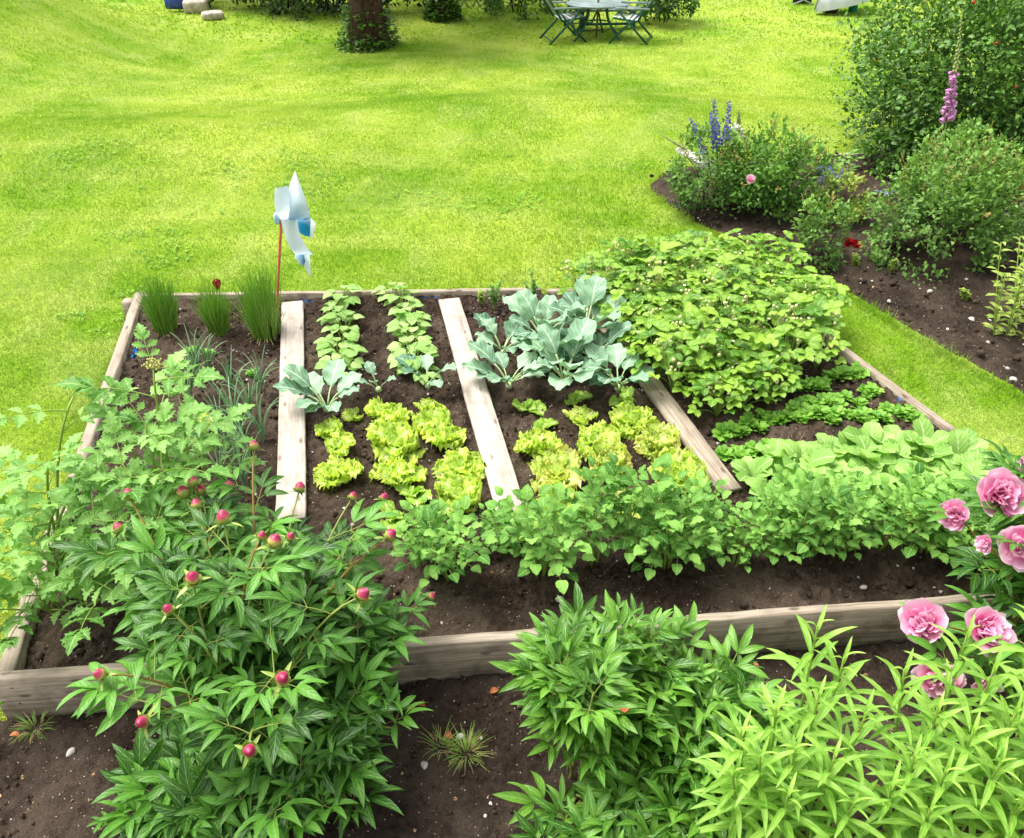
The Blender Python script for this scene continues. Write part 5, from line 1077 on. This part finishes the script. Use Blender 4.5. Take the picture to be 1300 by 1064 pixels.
# ------------------------------------------------------------------ trees and hedges at the far side of the lawn
def tree(label, base, tr, H, crown_r, cz, sd, mat='hedge', name='tree', ivy=0, ncl=10, nleaf=700, lean=(0, 0), lobes=4):
    rg = np.random.default_rng(sd); t = thing(name, label, 'tree', base); mb = MB(); n = 16; th = np.arange(24)/24*2*PI
    zs = np.linspace(-.15, H*.45, n); V = []
    for z in zs:
        u = max(z, 0)/(H*.45); rad = tr*(1.0+.35*math.exp(-max(z, 0)/.18)-.28*u+.55*max(0, u-.45)); rr = rad*(1+.16*np.sin(th*lobes+z*.8+sd)+.07*np.sin(th*9+z*3)+.05*rg.normal(0, 1, 24)); V.append(np.stack([rr*np.cos(th)+lean[0]*z, rr*np.sin(th)+lean[1]*z, np.full(24, z)], -1))
    i = np.arange(n-1)[:, None]*24; j = np.arange(24)[None]; j2 = (j+1) % 24; mb.add(np.array(V), np.stack([i+j, i+j2, i+24+j2, i+24+j], -1).reshape(-1, 4)); mb.obj('trunk', M['bark'], t)
    for k in range(7):
        a = k*2.4; p0 = np.array([lean[0]*H*.4, lean[1]*H*.4, H*.38]); p2 = np.array([math.cos(a)*crown_r*.7, math.sin(a)*crown_r*.7, cz+rg.uniform(-.3, .9)]); m = MB(); put(m, tube(bez(p0, p0*.4+p2*.6+[0, 0, -.3], p2, 8), np.linspace(tr*.42, .03, 8), 7)); m.obj('limb', M['bark'], t)
    m = MB()
    for k in range(ncl):
        a = k*2.4; c = np.array([math.cos(a)*crown_r*.75*math.sqrt((k+.5)/ncl), math.sin(a)*crown_r*.75*math.sqrt((k+.5)/ncl), cz+rg.uniform(-.5, 1.2)]); d = nrm(rg.normal(0, 1, (nleaf, 3))); p = c+d*rg.uniform(.4, 1, nleaf)[:, None]*crown_r*.42*[1, 1, .8]
        m.inst(leaf(.12, .04, 3, 2, P_OV, .2, -.5, .3), mats4(p, d+rg.normal(0, .5, (nleaf, 3)), rg.normal(0, .5, (nleaf, 3))+[0, 0, .8], rg.uniform(.7, 1.2, nleaf)), np.clip(rg.normal(.5, .25, nleaf), 0, 1))
    m.obj('crown', M[mat], t)
    if ivy:
        m = MB(); a = rg.uniform(-PI, PI, ivy); z = rg.random(ivy)**1.8*.75; r = tr*(1.12+.32*np.exp(-z/.15))*rg.uniform(.85, 1.35, ivy); d = np.stack([np.cos(a), np.sin(a), .3+0*a], 1); p = np.stack([np.cos(a)*r, np.sin(a)*r, z+.02], 1)
        m.inst(leaf(.11, .048, 3, 2, P_OV, .2, -.6, .2), mats4(p, d+rg.normal(0, .5, (ivy, 3)), (0, 0, 1), rg.uniform(.6, 1.2, ivy)), rg.random(ivy)); m.obj('ivy', M['hedge'], t)
    return t
tree('thick brown fluted tree trunk with ivy at its foot in the middle of the lawn', GT(468, 58), .37, 4.6, 2.3, 3.4, 71, ivy=700)
tree('slimmer tree overgrown with dark leaves, beside the lattice', GT(563, 24), .24, 4.4, 1.7, 3.6, 72, ivy=900, name='tree')
def hsh(label, px, py, r, mat, n, sd, Lf=.13, dy=.0, cl=150): q = GT(px, py); return shrub('hedge_shrub', label, 'hedge', q+[0, dy, 0], r, mat, n, Lf, sd, cl, None, fill=.3, nstem=4)
hsh('dark hedge shrub beside the pale step stones at the far end of the lawn', 292, 12, (1.5, 1.0, 1.3), 'hedge_d', 3600, 81, dy=.8)
hsh('dark hedge shrub with a few reddish leaves between the stones and the trunk', 350, 18, (1.4, 1.0, 1.4), 'hedge_d', 3600, 82, dy=.8)
hd2 = hsh('dark hedge shrub just left of the thick trunk', 410, 24, (1.4, .9, 1.4), 'hedge_d', 3600, 83, dy=.7)
hsh('dark hedge shrub behind the thick trunk', 475, 18, (1.5, .9, 1.4), 'hedge_d', 3200, 84, dy=1.2)
hsh('dark hedge shrub behind the slimmer tree', 545, 8, (1.6, .9, 1.5), 'hedge_d', 3200, 85, dy=1.8)
hsh('shadowy hedge shrub behind the wooden lattice', 612, 4, (1.5, .9, 1.5), 'hedge_d', 3000, 86, dy=2.0)
hsh('rounded dark green bush between the lattice and the garden furniture', 657, 25, (.95, .8, 1.0), 'hedge', 4200, 87, .10, dy=.6)
hsh('round light green bush right of the garden table', 844, 34, (.58, .52, .66), 'hedge', 2200, 88, .095, dy=.35, cl=90)
hsh('loose light green bush behind the garden table', 748, 8, (1.3, .8, 1.1), 'seedl', 2600, 89, dy=2.2)
hsh('loose light green shrub behind the chairs, toward the round bush', 815, 6, (1.2, .8, 1.0), 'seedl', 2200, 90, dy=2.4)
# lattice
q = GT(612, 12)+[0, .3, 0]; t = thing('lattice_fence', 'low rustic fence of crossed pale sticks before the dark hedge', 'fence', q); M['pale_wood'] = wood_mat('pale_stick', '7a6a58', 'b09c86', 'cdbda8', False)
for k in range(7):
    x = (k-3)*.30
    for s in (-1, 1): m = MB(); put(m, bar((x-s*.28, .02*s, -.05), (x+s*.28, .02*s, .85), .045, .02, (0, 1, 0))); m.obj('slat', M['pale_wood'], t)
for x in (-1.25, 1.25): m = MB(); put(m, tube([(x, 0, -.1), (x, 0, 1.0)], .035, 7)); m.obj('post', M['pale_wood'], t)
# step stones, toy
for px, py, sz, lb, sd in [(248, 18, (.52, .42, .34), 'upper and larger of the two pale step stones on the grassy bank', 1), (269, 26, (.46, .36, .2), 'lower flat step stone at the foot of the grassy bank', 2), (222, 6, (.5, .4, .3), 'darker stone at the top of the grassy bank', 3)]:
    q = GT(px, py); d = box((0, 0, 0), sz, bev=.05); m = MB(); r_ = rock(200+sd, 14, 10, .10); v = r_['v']; v = np.sign(v)*np.abs(v)**.45*np.array(sz)*.56; r_['v'] = v; put(m, r_); o = m.obj('step_stone', M['stone']); o.location = q+[0, .15, sz[2]*.42]; o.rotation_euler = (0, 0, .2*sd); tag(o, lb, 'step stone')
q = GT(233, 17)+[-.05, .3, .05]; t = thing('plastic_toy', 'blue and green plastic toy lying beside the upper step stone', 'toy', q)
M['toyb'] = plain_mat('blue_toy', '1c2f86', '2d4aa8', .4, .5, 5, 0); M['toyg'] = plain_mat('green_toy', '0e9a48', '22c868', .4, .5, 5, 0)
m = MB(); put(m, box((-.18, 0, .16), (.46, .3, .32), bev=.06)); m.obj('body', M['toyb'], t); m = MB(); put(m, tube(bez((.1, -.1, .38), (.2, -.1, .22), (.3, -.12, .1), 6), .06, 8)); m.obj('handle', M['toyg'], t); m = MB(); put(m, ball((-.2, 0, .36), .14, 10, 7)); m.obj('lid', M['toyb'], t)
# ------------------------------------------------------------------ garden furniture
M['slat_w'] = plain_mat('white_plastic_slat', 'a4aaae', 'ccd0d2', .45, .4, 4, 0); M['green_m'] = plain_mat('dark_green_frame', '0e3a34', '1c5a4e', .45, .5, 6, 0); M['greyt'] = plain_mat('grey_green_top', '5f706e', '8fa09e', .5, .4, 5, 0)
def chair(label, pos, rz_, back=.55):
    t = thing('folding_chair', label, 'garden chair', pos, rz_, 'reclining garden chairs round the table', 1.12); B0 = np.array([0, -.22, .42]); B1 = B0+np.array([0, -math.sin(back)*.82, math.cos(back)*.82]); S1 = np.array([0, .26, .46])
    for s in (-.27, .27):
        for nm, a, b in (('back_rail', B0, B1), ('seat_rail', B0, S1)): m = MB(); put(m, bar(a+[s, 0, 0], b+[s, 0, 0], .035, .03, (1, 0, 0))); m.obj(nm, M['green_m'], t)
        for a, b in (((s*1.1, .30, 0), (s*1.1, -.34, .64)), ((s*1.1, -.48, 0), (s*1.1, .16, .60))): m = MB(); put(m, bar(a, b, .035, .03, (1, 0, 0))); m.obj('leg', M['green_m'], t)
        m = MB(); put(m, bar((s*1.12, -.44, .66), (s*1.12, .22, .64), .03, .055, (1, 0, 0))); m.obj('armrest', M['greyt'], t)
    for k in range(9):
        x = -.225+k*.05625; m = MB(); put(m, bar(B0+[x, 0, .05], B1+[x, 0, 0], .036, .012, (0, 1, 0))); m.obj('back_slat', M['slat_w'], t)
    for k in range(6): y = -.18+k*.085; m = MB(); put(m, bar((-.26, y, .425+k*.008), (.26, y, .425+k*.008), .06, .012)); m.obj('seat_slat', M['slat_w'], t)
    for z, y in ((.06, .25), (.06, -.42)): m = MB(); put(m, tube([(-.3, y, z), (.3, y, z)], .012, 6)); m.obj('crossbar', M['green_m'], t)
tq = GT(757, 48)
t = thing('garden_table', 'oval garden table with dark green legs on the far lawn', 'garden table', tq, 0, sc=1.0)
th = np.arange(32)/32*2*PI; V = np.concatenate([np.stack([.72*f*np.cos(th), .48*f*np.sin(th), np.full(32, z)], -1) for f, z in ((.02, .69), (.97, .69), (1, .705), (1, .72), (.98, .73), (.02, .73))]); m = MB(); m.add(V, [[k*32+i, k*32+(i+1) % 32, (k+1)*32+(i+1) % 32, (k+1)*32+i] for k in range(5) for i in range(32)]); m.obj('table_top', M['greyt'], t)
for sx in (-1, 1):
    for sy in (-1, 1): m = MB(); put(m, tube(bez((sx*.2, sy*.12, .69), (sx*.18, sy*.1, .3), (sx*.52, sy*.36, 0), 8), .024, 7)); m.obj('leg', M['green_m'], t)
m = MB(); put(m, tube(np.stack([.3*np.cos(th), .2*np.sin(th), np.full(32, .33)], 1), .015, 5, False)); m.obj('leg_ring', M['green_m'], t)
t = thing('parasol', 'thin brown parasol pole standing through the garden table', 'parasol', tq+[0, 0, 0]); m = MB(); put(m, tube([(0, 0, -.1), (0, 0, 2.3)], .02, 8)); m.obj('pole', plain_mat('brown_pole', '5a3a1e', '8a6238', .6, .3, 6, 0), t)
m = MB(); put(m, tube([(0, 0, 1.35), (0, 0, 1.5), (0, 0, 2.2), (0, 0, 2.32)], [.05, .09, .05, .02], 10)); m.obj('folded_canopy', M['green_m'], t)
chair('slatted reclining chair left of the garden table, white back leaning outward', GT(720, 51), -PI/2+.3, .6); chair('slatted reclining chair at the right end of the garden table', GT(796, 52), PI/2-.3, .6); chair('slatted reclining chair behind the garden table, partly hidden by its legs', GT(742, 39), PI+.25, .5)
t = thing('garden_bench', 'dark green bench with grey seat behind the garden table', 'bench', GT(772, 42)+[0, .35, 0], .06); m = MB(); put(m, box((0, 0, .44), (1.5, .36, .05), bev=.01)); m.obj('seat', M['greyt'], t)
for x in (-.6, .6):
    for y in (-.13, .13): m = MB(); put(m, box((x, y, .205), (.07, .07, .42))); m.obj('leg', M['green_m'], t)
m = MB(); put(m, bar((-.6, 0, .12), (.6, 0, .12), .05, .05)); m.obj('stretcher', M['green_m'], t)
# ------------------------------------------------------------------ far right: overturned boat, log, green post, folded frame
q = GT(1031, 19); t = thing('upturned_boat', 'grey hull of an upturned boat tilted beside a dark log', 'boat', q, .25); n, mth = 14, 11; V = []
for i in range(n):
    u = i/(n-1); wd = .36*(1-(1-u)**2.2)**.8+.01; 
    for j in range(mth): a = PI*j/(mth-1); V.append((.05+u*1.5, -math.cos(a)*wd, .06+math.sin(a)*.55*(.35+.65*u**.5)+.30*(u)))
m = MB(); m.add(V, grid_faces(n, mth)); m.obj('hull', plain_mat('grey_hull', 'a8acb4', 'd0d3da', .45, .4, 3, .05), t); m = MB(); put(m, tube([(.04, 0, .12)]+[(.05+u*1.5, 0, .10+.55*(.35+.65*u**.5)+.30*u) for u in np.linspace(.02, 1, 8)], .02, 6)); m.obj('keel', M['greyt'], t)
q = GT(1064, 17)+[0, .1, 0]; m = MB(); put(m, tube([(-.25, 0, .2), (.1, .05, .24), (.7, .1, .32), (1.1, .2, .36)], [.18, .2, .19, .18], 12)); o = m.obj('fallen_log', M['bark']); o.location = q; o.rotation_euler = (0, -.5, .3); tag(o, 'dark log leaning under the upturned boat', 'log')
q = GT(1083, 13)+[-.05, -.1, 0]; t = thing('green_post', 'square dark green post at the edge of the large shrub', 'post', q); m = MB(); put(m, box((0, 0, .6), (.17, .17, 1.3), bev=.01)); m.obj('shaft', plain_mat('green_paint', '0a6a58', '148a70', .5, .4, 4, 0), t); m = MB(); put(m, box((0, 0, 1.27), (.21, .21, .05), bev=.01)); m.obj('cap', M['green_m'], t)
q = GT(1019, 6); t = thing('folded_trestle', 'black and white folded frame lying left of the upturned boat', 'garden frame', q); Mk = plain_mat('black_plastic', '121416', '22262a', .5, .4, 6, 0)
m = MB(); put(m, box((0, .1, .14), (.46, .1, .24), bev=.03)); m.obj('seat', Mk, t)
for s in (-1, 1): m = MB(); put(m, bar((-.28*s, -.02, .0), (.3*s, -.02, .24), .03, .03, (0, 1, 0))); m.obj('leg', M['slat_w'], t)
